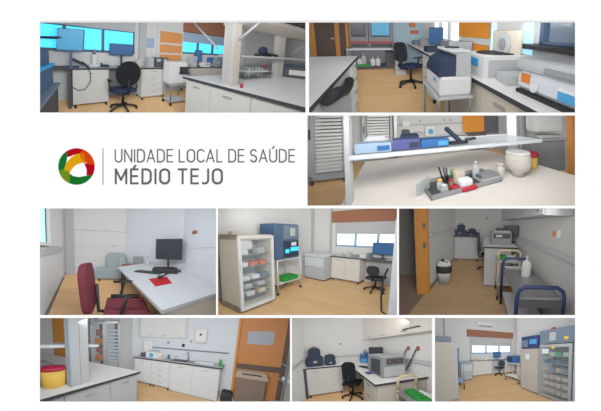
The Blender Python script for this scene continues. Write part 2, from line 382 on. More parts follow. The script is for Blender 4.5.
plain('trim_1', G().box(bx_(40), bx_(575), -.003, 0, bz_(22.3), bz_(20.6)), 'board_grey')['kind'] = 'structure'
g = G().box(bx_(103)-.007, bx_(103)+.007, -.004, .0, bz_(185), bz_(148.5)); o = plain('divider_line', g, 'letter_grey')
o['label'] = 'thin grey vertical line between the emblem and the lettering'; o['category'] = 'line'
def arcp(cx, cy, rx, ry, a0, a1, n=10): return [(cx+rx*math.cos(math.radians(a0+(a1-a0)*i/n)), cy+ry*math.sin(math.radians(a0+(a1-a0)*i/n))) for i in range(n+1)]
def glyph(c):                                          # width and strokes of one capital, height 1
    if c == 'Ú': w, s = glyph('U'); return w, s+[[(w*.42, 1.1), (w*.62, 1.26)]]
    if c == 'É': w, s = glyph('E'); return w, s+[[(w*.4, 1.1), (w*.66, 1.26)]]
    return {'U': (.52, [[(0, 1), (0, .3)]+arcp(.26, .28, .26, .28, 180, 360)+[(.52, .3), (.52, 1)]]),
            'N': (.54, [[(0, 0), (0, 1), (.54, 0), (.54, 1)]]), 'I': (.0, [[(0, 0), (0, 1)]]),
            'D': (.52, [[(0, 0), (0, 1), (.24, 1)]+arcp(.22, .7, .3, .3, 90, 0)+arcp(.22, .3, .3, .3, 0, -90)+[(.0, 0)]]),
            'A': (.58, [[(0, 0), (.29, 1), (.58, 0)], [(.1, .3), (.48, .3)]]), 'E': (.42, [[(.42, 1), (0, 1), (0, 0), (.42, 0)], [(0, .52), (.38, .52)]]),
            'L': (.4, [[(0, 1), (0, 0), (.4, 0)]]), 'O': (.56, [arcp(.28, .72, .28, .28, 180, 0)+arcp(.28, .28, .28, .28, 0, -180)+[(0, .72)]]),
            'C': (.48, [arcp(.27, .72, .27, .28, 30, 180)+arcp(.27, .28, .27, .28, 180, 330)]),
            'S': (.46, [arcp(.23, .76, .22, .24, 25, 180, 8)+arcp(.23, .74, .22, .22, 180, 270, 5)+arcp(.23, .26, .23, .26, 90, -155, 10)]),
            'M': (.66, [[(0, 0), (0, 1), (.33, .25), (.66, 1), (.66, 0)]]), 'T': (.5, [[(0, 1), (.5, 1)], [(.25, 1), (.25, 0)]]),
            'J': (.34, [[(.34, 1), (.34, .28)]+arcp(.12, .26, .22, .26, 0, -120, 8)])}[c]
def lettering(txt, x0, x1, yb, cap, m, label, sw, gap):
    h = (cap-sw)*U; W2 = sw*U/2; fs = []; x = 0
    for c in txt:
        if c == ' ': x += .3; continue
        w, s = glyph(c); fs.append((x, s)); x += w+gap
    sx = ((x1-x0-sw)*U)/(x-gap); g = G()
    for ox, s in fs:
        k = 0
        for st in s:
            P = [Vector((bx_(x0)+W2+(ox+u)*sx, bz_(yb)+W2+v*h)) for u, v in st]
            for a, b in zip(P, P[1:]):
                d = (b-a)
                if d.length < 1e-5: continue
                d.normalize(); n = Vector((-d.y, d.x))*W2; e = d*W2*.8; a_, b_ = a-e, b+e; k += 1
                g.prism([tuple(a_+n), tuple(b_+n), tuple(b_-n), tuple(a_-n)], -.004-.0004*k, 0, 'y')
    q = plain('lettering', g, m); q['label'] = label; q['category'] = 'lettering'; return q
lettering('UNIDADE LOCAL DE SAÚDE', 114.6, 295, 162.5, 13.4, 'letter_grey', 'thin grey capital letters reading UNIDADE LOCAL DE SAÚDE', 1.2, .23)
lettering('MÉDIO TEJO', 114.8, 222.8, 184.4, 16.0, 'letter_dark', 'bolder dark grey capital letters reading MÉDIO TEJO under the longer line', 2.0, .3)

# ================================================================== TOPLEFT: laboratory with window counter and island
R = TOPLEFT
floor(R, -5, 2, -3, 9, 'floor_tan')
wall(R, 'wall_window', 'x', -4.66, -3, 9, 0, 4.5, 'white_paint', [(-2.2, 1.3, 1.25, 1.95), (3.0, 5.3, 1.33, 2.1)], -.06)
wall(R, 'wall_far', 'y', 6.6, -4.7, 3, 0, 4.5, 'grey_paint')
window(R, 'window_1', 'x', -4.68, -2.2, 1.3, 1.25, 1.95, 4, 'cyan_sky', 'steel_blue', .07)
window(R, 'window_2', 'x', -4.68, 3.0, 5.3, 1.33, 2.1, 3, 'cyan_sky', 'steel_blue', .07)
W(R, 'trim_1', G().box(-4.66, -4.5, 1.42, 1.62, .9, 2.75, .01), 'light_grey')
S(R, 'roller_blind', G().box(-4.63, -4.58, -2.2, 1.3, 1.9, 2.3), 'light_grey', 'pale roller blind rolled low over the bright cyan window strip', 'blind')
S(R, 'roller_blind', G().box(-4.63, -4.58, 3.0, 5.3, 1.76, 2.14), 'pale_blue', 'blue-grey roller blind hanging under the sloping brown box behind the column', 'blind')
S(R, 'blind_box', G().box(-4.66, -4.35, 2.95, 5.5, 2.1, 2.6, .01), 'brick_brown', 'red-brown wooden blind box above the window behind the island column', 'blind box')
S(R, 'wall_poster', G().box(-4.66, -4.65, 1.7, 1.95, 1.47, 1.78), 'pale_blue', 'small blue-grey notice on the pillar beside the orange boards', 'notice')
W(R, 'trim_2', G().box(-4.66, -4.5, 2.02, 2.98, .9, 2.75, .01), 'white_paint')
for z0, z1, w in ((1.66, 2.02, 'topmost'), (1.33, 1.6, 'middle'), (1.08, 1.28, 'lowest')):
    S(R, 'notice_board', G().box(-4.5, -4.48, 2.08, 2.92, z0, z1, .004), 'tan_board', w + ' of the three orange boards on the wall above the white printer cart', 'notice board', group='orange boards above the printer cart')
worktop(R, rect(-4.62, -3.8, -1.6, 2.3), .9, 'long grey-white worktop with dark front edge under the cyan window', 'worktop_grey')
base_unit(R, (-3.86, -.24, 0), 90, .72, .6, .865, [('door', .72)], 'large single-door white cabinet under the window worktop beside the dark recess')
base_unit(R, (-3.9, 1.3, 0), 90, .72, .6, .865, [(4, .72)], 'white four-drawer unit at the end of the window worktop')
CAB[-1].w('side_panel', G().box(-4.5, -3.9, -.32, -.26, 0, .865), 'dark_grey')
CAB[-1].w('modesty_panel', G().box(-4.5, -4.45, .5, 1.28, .05, .865), 'grey')
worktop(R, rect(-4.62, -3.95, 2.95, 5.6), .9, 'grey worktop of instruments under the far window behind the island', 'grey')
base_unit(R, (-4.0, 2.98, 0), 90, 2.5, .6, .865, [('door', .62)]*4, 'row of warm white cabinets under the far window worktop', 'warm_laminate')
office_chair(R, (-3.4, .72, 0), -80, 'black round-backed office chair with blue seat edge at the window worktop', 'mesh_cloth', 'chair_blue', bh=1.1, bw=.54, round_back=True)
# analyser at the near left
t = T(R, 'analyser', 'tall dark blue analyser with light blue ledge cut by the left frame edge', 'analyser', (-2.6, -.8, .7))
t.p('body', G().box(-.6, .35, -.6, .33, 0, .34, .02), 'steel_blue'); t.p('upper_body', G().box(-.5, .2, -.6, .3, .34, .56, .02), 'steel_blue'); t.p('ledge', G().box(-.6, .4, -.6, .36, .3, .35, .01), 'sky_blue')
t.p('label_strip', G().box(.35, .36, -.5, .2, .1, .12), 'red')
t = T(R, 'bench', 'blue-grey bench with dark interior carrying the tall dark blue analyser', 'bench', (-2.6, -.8, 0))
t.p('bench_top', G().box(-.7, 1.2, -.7, .42, .66, .7, .01), 'slate'); t.p('side_panel', G().box(-.7, 1.2, .34, .38, 0, .66), 'dark_steel'); t.p('end_panel', G().box(-.7, -.66, -.7, .34, 0, .66), 'dark_grey')
monitor(R, (-3.75, -.27, .9), 72, 'large tilted touchscreen showing cyan beside the dark blue analyser', .5, .46, 'screen_cyan', .36, 'steel_blue', tilt=-8)
S(R, 'arm_support', G().tube([(-3.9, -.9, .9), (-3.9, -.8, 1.5), (-3.85, -.4, 1.52)], .035), 'navy', 'dark blue pivoting arm holding the tilted touchscreen', 'arm')
monitor(R, (-4.15, .83, .9), 88, 'wide dark blue monitor standing behind the round-backed chair', .6, .3, 'screen_blue', .3, 'navy')
t = T(R, 'barcode_scanner', 'black handheld scanner lying on a stand with a cable looping down', 'scanner', (-3.95, -.12, .9))
t.p('stand', G().box(-.06, .06, -.2, .0, 0, .03, .01), 'black'); t.p('head', G().box(-.05, .05, -.16, .1, .1, .17, .03, rot=(-.5, 'X')), 'black'); t.p('handle', G().tube([(0, .05, .12), (.08, .14, .05), (.14, .18, .0)], .025), 'navy')
S(R, 'cable', G().tube([(-3.8, .03, .93), (-3.7, .1, .8), (-3.72, .1, .62), (-3.75, 0, .45), (-3.78, -.12, .42), (-3.8, -.25, .5)], .008, 5), 'dark_grey', 'thin dark scanner cable hanging over the white cabinet door', 'cable')
box(R, 'keyboard', (-4.0, -.42, .9), 90, .4, .15, .025, 'black', 'black keyboard lying at the left end of the window worktop', 'keyboard')
t = T(R, 'microscope', 'small white microscope on the window sill side of the worktop', 'microscope', (-4.3, .2, .9))
t.p('base', G().box(-.1, .1, -.12, .12, 0, .05, .02), 'white_plastic'); t.p('body', G().box(-.05, .05, -.05, .05, .05, .3, .02), 'white_plastic'); t.p('eyepiece', G().cyl((0, 0, .3), (.06, 0, .42), .03), 'grey')
t = T(R, 'telephone', 'dark blue desk telephone beside the wide monitor', 'telephone', (-4.1, .42, .9), 90)
t.p('body', G().box(-.1, .1, -.1, .1, 0, .06, .02), 'navy'); t.p('handset', G().box(-.1, -.05, -.11, .11, .06, .1, .02), 'blue')
box(R, 'tube_box', (-4.1, 1.02, .9), 90, .14, .1, .13, 'pad_orange', 'small pinkish red box behind the round-backed chair')
box(R, 'label_printer', (-4.2, 1.3, .9), 90, .16, .2, .2, 'beige', 'beige label printer beside the window pillar', 'printer')
box(R, 'bench_device', (-4.15, 1.62, .9), 90, .16, .24, .26, 'light_grey', 'light grey bench device beside the two dark blocks', 'device')
for k, y in enumerate((1.82, 2.03)):
    t = T(R, 'heating_block', ('left' if not k else 'right') + ' one of two dark grey block devices above the four drawers', 'device', (-4.1, y, .9), 90, 'dark block devices above the drawers')
    t.p('body', G().box(-.09, .09, -.14, .14, 0, .28, .01), 'dark_grey'); t.p('display', G().box(-.06, .06, -.145, -.139, .16, .24), 'light_grey')
cart(R, (-3.18, 1.8, 0), 90, .52, .45, .54, (.12, .53), 'grey two-shelf cart under the white printer beside the four drawers', 'grey', 'light_grey')
t = T(R, 'printer', 'white printer with black paper slot standing on the grey cart', 'printer', (-3.2, 2.05, .54), 90)
t.p('body', G().box(-.27, .27, 0, .42, 0, .56, .06, seg=2), 'white_plastic'); t.p('paper_slot', G().box(.0, .26, -.02, .05, .3, .44, .01), 'black'); t.p('tray', G().box(-.02, .24, -.12, 0, .26, .3, .01), 'navy')
# instruments under the far window
for nm, y, w, h, m, lb in (('incubator', 3.12, .24, .36, 'light_grey', 'pale grey incubator under the far window nearest the orange boards'), ('white_analyser', 3.7, .3, .16, 'white_plastic', 'low white analyser between the blue monitors under the far window'), ('sample_rack', 4.5, .2, .36, 'slate', 'slate blue device standing right against the island column'), ('grey_analyser', 4.2, .22, .3, 'grey', 'grey analyser next to the blue monitor under the far window'), ('dark_analyser', 4.85, .3, .28, 'dark_grey', 'dark grey analyser at the far end of the far window')):
    t = T(R, nm, lb, 'device', (-4.1, y, .9), 90); t.p('body', G().box(-w/2, w/2, -.12, .12, 0, h, .015), m); t.p('front_panel', G().box(-w*.3, w*.3, -.13, -.12, h*.4, h*.8), 'pale_blue')
monitor(R, (-4.25, 3.5, .9), 90, 'dark blue portrait monitor against the far cyan window', .32, .42, 'screen_blue', .16, 'navy')
monitor(R, (-4.15, 4.0, .9), 90, 'bright blue low monitor next to the portrait monitor', .36, .22, 'screen_blue', .12, 'blue')
# island
worktop(R, rect(-2.2, 1.5, 1.48, 4.6), .9, 'white island worktop with black edge around the tall beige column')
base_unit(R, (-2.15, 1.54, 0), 0, 3.6, .6, .865, [('door', .6)]*6, 'row of white cabinets along the near side of the island', 'laminate')
CAB[-1].w('side_panel', G().box(-2.16, -2.1, 2.16, 4.5, .05, .865), 'laminate')
for x0, x1, y0, y1, lb in ((-1.46, -1.29, 1.62, 1.76, 'wide beige service column standing on the near side of the island'), (-1.7, -1.6, 3.35, 3.6, 'slotted pale column standing at the far end of the island')):
    t = T(R, 'service_column', lb, 'column', ((x0+x1)/2, (y0+y1)/2, .9))
    a, b = (x1-x0)/2, (y1-y0)/2; t.p('post', G().box(-a, a, -b, b, 0, 1.5, .006), 'warm_laminate')
    for q in (-.4, .2): t.p('channel', G().box(a*q, a*q+.03, -b-.006, -b, 0, 1.5), 'light_grey')
S(R, 'sample_shelf', G().box(-1.72, -1.3, 1.8, 4.4, 1.27, 1.3, .004), 'light_grey', 'thin pale shelf running between the two island columns', 'shelf')
t = T(R, 'upper_shelf', 'deep beige shelf overhead held by diagonal struts on the columns', 'shelf', (-1.5, 1.7, 1.7))
t.p('shelf_board', G().box(-.02, .45, -.05, 2.6, .0, .05, .01), 'warm_laminate')
for y, dx, dz in ((.0, -1.0, .35), (.0, .5, 0), (1.78, .5, 0)): t.p('strut', G().tube([(dx*.12, y, -.32), (dx, y, dz)], .016), 'light_grey')
t = T(R, 'tube_rack', 'wire basket of sample tubes with red caps on the island worktop', 'rack', (-1.75, 2.7, .9))
t.p('basket', G().box(-.2, .2, -.38, .38, 0, .02).tube([(-.2, -.38, .1), (.2, -.38, .1), (.2, .38, .1), (-.2, .38, .1), (-.2, -.38, .1)], .01), 'steel')
t.p('rack', G().box(-.16, .16, -.33, .33, .12, .15), 'white_plastic')
for i in range(6):
    for j in range(3): t.p('tube', G().cyl((-.12+j*.11, -.28+i*.1, .03), (-.12+j*.11, -.28+i*.1, .2), .022, n=8), 'clear_plastic' if (i+j) % 3 else 'white_plastic')
t.p('red_cap', G().cyl((.1, .3, .2), (.1, .3, .25), .03, n=8), 'red')
t = T(R, 'pipette_stand', 'black pipette holder lying on the thin shelf between the columns', 'holder', (-1.5, 2.65, 1.3))
t.p('holder', G().box(-.07, .07, -.18, .16, 0, .05, .02), 'black'); t.p('grip', G().ell((0, -.02, .1), (.05, .12, .07)), 'navy'); t.p('tip', G().tube([(0, .1, .06), (0, .45, .03)], .02), 'dark_grey')
t = T(R, 'label_machine', 'dark grey label machine with white face at the right end of the island', 'printer', (-1.4, 3.8, .9))
t.p('body', G().box(-.25, .3, -.12, .3, 0, .22, .02), 'dark_grey'); t.p('panel', G().box(-.12, .22, -.13, -.12, .06, .16), 'white_plastic')
S(R, 'red_tape', G().cyl((-1.17, 1.66, .9), (-1.17, 1.66, .95), .018, n=8), 'red', 'small red spot of tape roll at the foot of the wide beige column', 'tape')
W(R, 'trim_3', G().box(-3, 2, 6.52, 6.6, 1.0, 1.12, .004), 'pale_blue')

# ================================================================== TOPRIGHT: aisle with two centrifuges
R = TOPRIGHT
floor(R, -3.5, 2, 1.5, 9, 'floor_tan')
wall(R, 'wall_back', 'y', 7.6, -2.6, 1.6, 0, 4.5, 'pale_cyan', [(-2.02, -1.45, 0, 2.05)])
wall(R, 'wall_right', 'x', 1.52, 0, 7.7, 0, 4.5, 'white_paint', [(.55, 1.72, 1.12, 2.2), (3.95, 6.3, 1.05, 2.2)])
W(R, 'wall_left', G().box(-2.6, -2.5, 3, 9, 0, 2.6), 'white_paint')
W(R, 'wall_inner', G().box(-1.45, -.98, 7.4, 7.6, 0, 4.5), 'door_dark')
window(R, 'window_1', 'x', 1.54, .55, 1.72, 1.12, 2.2, 1, 'pane_grey', 'steel_blue', .09)
window(R, 'window_2', 'x', 1.54, 3.95, 6.3, 1.05, 2.2, 3, 'white_sky', 'white_plastic', .05)
t = T(R, 'door', 'dark half-open door between orange frame posts behind the near worktop', 'door', (-2.1, 7.5, 0))
t.p('leaf', G().box(.0, .6, 0, .05, 0, 2.05), 'door_dark'); t.p('handle', G().box(.5, .58, -.04, 0, 1.0, 1.03), 'steel')
for x, lb in ((-2.12, 'orange wooden door post nearest the white wall'), (-1.4, 'orange wooden door post between dark door and analyser'), (-1.08, 'thin orange door post touching the red-striped analyser')):
    S(R, 'door_post', G().box(x-.06, x+.06, 7.32, 7.45, 0, 2.2, .004), 'frame_wood', lb, 'door post')
W(R, 'trim_3', G().box(1.38, 1.51, 1.82, 2.3, .9, 3, .01), 'white_paint')
W(R, 'trim_1', G().box(1.4, 1.5, 1.78, 1.82, .9, 3), 'pale_sky')  # glowing strip standing in for sky light through the blinds
W(R, 'trim_2', G().box(1.34, 1.38, 2.3, 2.36, .9, 3), 'pale_sky')  # second glowing strip of sky light, not a real trim
for z0, z1, w in ((1.2, 1.62, 'upper'), (.92, 1.1, 'lower')):
    S(R, 'notice_board', G().box(1.46, 1.5, 2.68, 3.85, z0, z1, .004), 'orange_board', w + ' bright orange board on the wall behind the open centrifuge', 'notice board', group='orange boards behind the centrifuge')
worktop(R, rect(.75, 1.5, .4, 6.5), .9, 'white worktop with dark edge running under both centrifuges')
for y0, n_, lb in ((3.2, 4, 'white four-drawer unit under the worktop beside the blue chair'),):
    base_unit(R, (.82, 4.2, 0), -90, .8, .6, .865, [(n_, .8)], lb)
base_unit(R, (.82, 2.6, 0), -90, 2.2, .6, .865, [('door', .55)]*4, 'row of beige cabinets under the two centrifuges', 'beige')
worktop(R, rect(-2.2, -.375, .5, 3.42), .9, 'wide white worktop filling the lower corner beside the drawers')
base_unit(R, (-.42, 2.86, 0), 90, .5, .6, .865, [(4, .5)], 'narrow white four-drawer unit at the corner of the wide worktop')
CAB[-1].w('side_panel', G().box(-.5, -.43, .6, 2.85, .05, .865), 'light_grey')
S(R, 'tool_bag', G().tube([(-.38, 1.5, .83), (-.36, 1.75, .8), (-.36, 2.0, .74), (-.36, 2.25, .72), (-.38, 2.5, .72)], .05, 8), 'black', 'black bag hanging on the panel under the wide worktop', 'bag')
# analysers on the far bench
t = T(R, 'bench', 'low grey steel bench holding the two red-striped analysers', 'bench', (-.29, 6.75, 0))
t.p('bench_top', G().box(-.78, .72, -.05, .75, .68, .74, .01), 'steel'); t.p('side_panel', G().box(.62, .72, 0, .75, 0, .68), 'grey'); t.p('side_panel', G().box(-.78, -.7, 0, .75, 0, .68), 'grey'); t.p('lower_shelf', G().box(-.7, .62, 0, .75, .1, .16), 'dark_grey'); t.p('back_panel', G().box(-.7, .62, .7, .75, .16, .68), 'dark_steel')
for x0, x1, sc, lb in ((-.95, -.42, 'screen_dark', 'narrow grey analyser with red stripe and dark window beside the door'), (-.4, .34, 'screen_cyan', 'large grey analyser with red stripe and bright screen')):
    t = T(R, 'analyser', lb, 'analyser', ((x0+x1)/2, 6.8, .74)); a = (x1-x0)/2
    t.p('body', G().box(-a, a, 0, .6, 0, .95, .02), 'grey'); t.p('screen', G().box(-a*.75, a*.7, -.015, 0, .4, .82), sc); t.p('stripe', G().box(-a, a, -.012, 0, .16, .21), 'red'); t.p('front_panel', G().box(-a*.9, a*.9, -.01, 0, .03, .15), 'dark_grey'); t.p('frame', G().box(-a*.8, a*.75, -.01, 0, .36, .87), 'black')
for k, (x, m, c, lb) in enumerate(((-.72, 'white_plastic', 'green', 'white bottle with green cap at the door end of the bench shelf'), (-.6, 'clear_plastic', 'white_plastic', 'tall clear bottle on the bench shelf'), (-.32, 'white_plastic', 'white_plastic', 'first of the two short white bottles on the bench shelf'), (-.16, 'white_plastic', 'white_plastic', 'second of the two short white bottles beside the dark crate'))):
    bottle(R, (x, 6.95, .16), lb, m, c, .075, .42 if k == 1 else .3, 'bottles on the bench shelf')
box(R, 'green_tray', (-.62, 6.85, .16), 0, .5, .14, .07, 'green', 'flat green tray on the low bench shelf', 'tray')
box(R, 'waste_crate', (.3, 6.9, .16), 0, .42, .4, .46, 'dark_grey', 'dark crate with red mark at the end of the bench shelf', 'crate')
box(R, 'red_tag', (.3, 6.68, .2), 0, .1, .02, .04, 'red', 'small red tag on the dark crate', 'tag')
S(R, 'wall_picture', G().box(.95, 1.18, 7.57, 7.6, 1.42, 1.62), 'orange', 'orange and pink notice high on the pale blue far wall', 'notice')
S(R, 'wall_picture', G().box(.98, 1.3, 7.57, 7.6, 1.18, 1.32), 'pad_orange', 'lower pinkish notice on the pale blue far wall', 'notice')
office_chair(R, (.62, 4.75, 0), 120, 'blue office chair with tall backrest in the aisle by the drawers', 'chair_cloth', 'chair_blue', sh=.5, bh=1.05, bw=.4)
box(R, 'waste_bin', (.5, 6.2, 0), 0, .3, .3, .4, 'white_plastic', 'white bin on the floor behind the blue chair', 'bin')
monitor(R, (1.1, 4.3, .9), -70, 'dark blue monitor seen nearly edge-on above the printer', .5, .36, 'screen_blue', .12, 'steel_blue')
for x, y, w, d, h, m, nm, lb in ((1.0, 5.9, .3, .5, .12, 'slate', 'label_printer', 'slate blue label printer at the far end of the worktop'), (1.05, 5.1, .3, .3, .2, 'grey', 'card_reader', 'grey card reader on the worktop beyond the monitor'), (.92, 3.9, .25, .3, .1, 'navy', 'telephone', 'navy telephone on the worktop in front of the monitor'), (1.2, 3.3, .4, .5, .24, 'steel', 'silver_scanner', 'silver device on the worktop below the orange boards')):
    box(R, nm, (x, y, .9), 0, w, d, h, m, lb, 'device')
cart(R, (.4, 1.5, 0), 0, .32, .6, .77, (.4, .77), 'white-topped cart with grey legs carrying the two-tone printer', 'grey', 'light_grey', lr=.012)
t = T(R, 'printer', 'white printer with navy front section standing on the white-topped cart', 'printer', (.59, 1.78, .77), -90)
t.p('body', G().box(-.26, .26, -.16, .12, 0, .165, .02), 'white_plastic'); t.p('upper_body', G().prism([(-.02, .165), (.11, .165), (.1, .36), (-.02, .35)], -.25, .25, 'x'), 'light_grey'); t.p('front_section', G().prism([(-.165, .165), (-.0, .165), (-.0, .35), (-.13, .28), (-.165, .2)], -.24, .24, 'x'), 'navy'); t.p('cover', G().box(-.24, .24, -.06, .12, .35, .38, .02), 'light_grey'); t.p('output_tray', G().cyl((-.02, .03, .38), (-.02, .03, .39), .07, n=14), 'black'); t.p('badge', G().box(.05, .12, -.163, -.16, .1, .13), 'sky_blue')
# the open centrifuge
t = T(R, 'centrifuge', 'white centrifuge with its round-centred lid standing open', 'centrifuge', (1.12, 1.82, .9), -90)
t.p('body', G().prism([(-.3, 0), (.3, 0), (.3, .17), (.22, .19), (-.3, .19)], -.27, .27, 'x'), 'white_plastic')
t.p('control_panel', G().box(-.2, .18, -.31, -.27, .09, .165, .004), 'sky_blue'); t.p('vent', G().box(-.275, -.271, -.2, .1, .05, .12), 'grey')
t.p('bowl_ring', G().cyl((0, -.02, .19), (0, -.02, .2), .2, n=20), 'black'); t.p('side_cover', G().box(.27, .285, -.25, .26, .02, .16), 'light_grey')
l = t.p('lid', G().box(-.24, .24, .06, .11, .12, .42, .04, seg=2), 'beige')
if l: t.p('lid_ring', G().cyl((0, .045, .28), (0, .06, .28), .12, .12, n=24), 'light_grey', l); t.p('lid_disc', G().cyl((0, .035, .28), (0, .046, .28), .06, n=20), 'grey', l)
box(R, 'tip_box', (1.0, 1.38, .9), -8, .2, .2, .075, 'light_grey', 'grey lidded box on the worktop between the two centrifuges')
t = T(R, 'centrifuge', 'big white centrifuge with closed grey lid and orange label', 'centrifuge', (1.18, .82, .9), -90)
t.p('body', G().box(-.36, .36, -.3, .32, .02, .15, .03), 'cool_laminate'); t.p('lid', G().box(-.37, .37, -.31, .33, .15, .24, .035, seg=2), 'light_grey')
t.p('latch', G().box(-.1, .12, -.325, -.3, .17, .205, .008), 'grey'); t.p('warning_label', G().box(-.3, -.22, -.306, -.3, .08, .14), 'orange'); t.p('blue_label', G().box(0, .12, -.306, -.3, .05, .1), 'sky_blue'); t.p('label_top', G().box(0, .12, -.306, -.3, .1, .12), 'paper')
t.p('knob', G().cyl((-.17, -.32, .07), (-.17, -.29, .07), .03, n=12), 'white_plastic'); t.p('base', G().box(-.34, .34, -.31, .3, 0, .025), 'black')
S(R, 'window_tray', G().box(1.25, 1.5, .5, 1.75, 1.15, 1.19, .004), 'black', 'black tray along the window ledge above the big centrifuge', 'tray')

# ================================================================== SHELFROOM: white bench with glass shelf
R = SHELFROOM
floor(R, -5, 6, 1, 8, 'floor_tan')
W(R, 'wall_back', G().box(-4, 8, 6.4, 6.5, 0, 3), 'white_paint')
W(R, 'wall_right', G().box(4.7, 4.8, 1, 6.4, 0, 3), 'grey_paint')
worktop(R, [(-.42, .7), (2.0, .7), (1.82, 2.84), (-.5, 2.8)], .9, 'broad white bench top with trays of samples under the glass shelf', 'bench_white', edge='white_plastic')
S(R, 'island_bench', G().box(-.4, 1.75, .8, 2.7, 0, .86), 'warm_laminate', 'pale cabinet body under the broad white bench top', 'bench')
t = T(R, 'glass_shelf', 'long glass shelf with pale frame above the white bench', 'shelf', (-.38, 1.4, .9))
t.p('post', G().box(-.025, .015, 0, .1, 0, 1.0, .004), 'light_grey', label='nearest pale post'); t.p('post', G().box(2.14, 2.24, .55, .65, 0, 1.0, .004), 'white_plastic')
t.p('front_rail', G().box(.0, 2.1, 0, .03, .37, .405), 'cool_laminate'); t.p('back_rail', G().box(.0, 2.2, .66, .68, .385, .405), 'cool_laminate'); t.p('glass_panel', G().box(0, 2.15, .02, .67, .385, .396), 'milky_glass')
for x0, x1, lb, m2, tw, tl in ((-2.05, -1.27, 'tall cabinet of stacked white trays beside the near post', 'light_grey', 13, 'white trays in the nearer cabinet'), (-1.0, -.12, 'second cabinet of stacked white trays behind the glass shelf post', 'light_grey', 12, 'white trays in the farther cabinet')):
    y = 4.5 if x0 < -1.5 else 5.35
    t = T(R, 'tray_cabinet', lb, 'cabinet', ((x0+x1)/2, y, 0)); a = (x1-x0)/2
    t.p('frame', G().box(-a-.02, -a+.07, -.03, .5, .12, 2.1).box(a-.05, a+.02, -.03, .5, .12, 2.1).box(-a, a, -.03, .5, .12, .24).box(-a, a, -.03, .5, 1.95, 2.1), 'light_grey')
    t.p('carcass', G().box(-a, a, .45, .55, .1, 2.1), 'dark_grey'); t.p('side_panel', G().box(a, a+.03, 0, .55, .12, 2.1), 'grey')
    for fx in (-a+.03, a-.03): t.p('leg', G().box(fx-.03, fx+.03, 0, .06, 0, .12), 'dark_grey')
    t.p('handle', G().box(-a+.02, -a+.05, -.07, -.03, 1.15, 1.4), 'dark_grey')
    for k in range(tw+6):
        z = .3+k*.092
        if z > 1.86: break
        S(R, 'storage_tray', G().box(-a+.12, a-.08, 0, .42, 0, .06, .008), 'skin_white', ORD[k] + (' white tray from the bottom of the cabinet beside the near post' if x0 < -1.5 else ' white tray from the bottom of the farther tray cabinet'), 'tray', ((x0+x1)/2, y, z), 0, tl)
S(R, 'tall_cabinet', G().box(-.05, .06, 5.3, 6.3, 0, 2.2), 'steel', 'narrow grey steel cabinet side next to the tray cabinets', 'cabinet')
worktop(R, rect(.12, 3.3, 5.5, 6.38), .9, 'distant white counter along the back wall behind the glass shelf', 'worktop')
base_unit(R, (.2, 5.55, 0), 0, 3.0, .6, .865, [('door', .6)]*5, 'distant row of white cabinets under the back wall counter', 'laminate')
for nm, x, w, h, m, lb in (('dark_device', .38, .3, .28, 'dark_grey', 'dark grey device on the far end of the back counter'), ('paper_dispenser', .4, .3, .26, 'white_plastic', 'white dispenser above the dark device on the back wall'), ('scale', 1.35, .42, .4, 'white_plastic', 'round-fronted white balance with blue dial on the back counter'), ('small_tub', .9, .35, .16, 'light_grey', 'low pale tub beside the round-fronted balance')):
    z = 1.3 if nm == 'paper_dispenser' else .9
    t = T(R, nm, lb, 'device', (x, 6.0, z)); t.p('body', G().box(-w/2, w/2, -.15, .2, 0, h, .05, seg=2), m)
    if nm == 'scale': t.p('dial', G().cyl((0, -.17, .17), (0, -.14, .17), .11, n=16), 'sky_blue')
    if nm == 'dark_device': t.p('green_panel', G().box(-.12, .12, -.16, -.15, .05, .12), 'green')
for k, x in enumerate((.55, 1.0, 2.1, 2.4)): socket(R, 'y', 6.4, x, 1.5, ORD[k] + ' small dark wall socket behind the glass shelf counted from the tray cabinets', 'grey', .035, 'sockets behind the glass shelf')
W(R, 'trim_1', G().box(0, 4.7, 6.32, 6.4, 1.3, 1.38), 'light_grey')
S(R, 'notice_board', G().box(2.7, 3.7, 5.7, 5.75, .98, 2.0, .01), 'orange_board', 'bright orange board standing beyond the end of the glass shelf', 'notice board')
S(R, 'dark_machine', G().box(2.8, 3.6, 5.4, 5.7, .3, .95, .01), 'door_dark', 'dark brown machine below the bright orange board', 'machine')
S(R, 'slate_cabinet', G().box(3.7, 4.25, 5.5, 5.9, .9, 2.3, .01), 'dark_grey', 'dark slate equipment between the orange board and the slotted column', 'equipment')
t = T(R, 'service_column', 'pale slotted column rising behind the white jug', 'column', (3.75, 4.0, 0))
t.p('post', G().box(-.28, .28, -.1, .1, 0, 3, .006), 'light_grey')
for q in (-.2, -.08, .05, .18): t.p('channel', G().box(q, q+.03, -.11, -.1, 0, 3), 'grey')
t = T(R, 'white_analyser', 'large rounded white machine standing beyond the shelf at the doorway', 'machine', (4.3, 3.25, .9), -10)
t.p('body', G().box(-.45, .5, 0, .5, .2, 1.2, .12, seg=3), 'white_plastic'); t.p('tray', G().box(-.45, .35, -.25, .2, 0, .03), 'light_grey'); t.p('lower_unit', G().box(-.4, .3, -.1, .2, .03, .14, .03), 'steel')
S(R, 'grey_cabinet', G().box(3.75, 4.65, 3.1, 3.7, 0, .86, .01), 'grey', 'grey cabinet under the rounded white machine', 'cabinet')
S(R, 'door_post', G().box(4.12, 4.3, 2.55, 2.7, 0, 3, .004), 'frame_wood', 'orange wooden door post at the edge beside the rounded white machine', 'door post')
S(R, 'dark_opening', G().box(4.3, 4.9, 2.6, 2.65, 0, 3), 'door_dark', 'dark doorway edge beyond the orange door post', 'door')
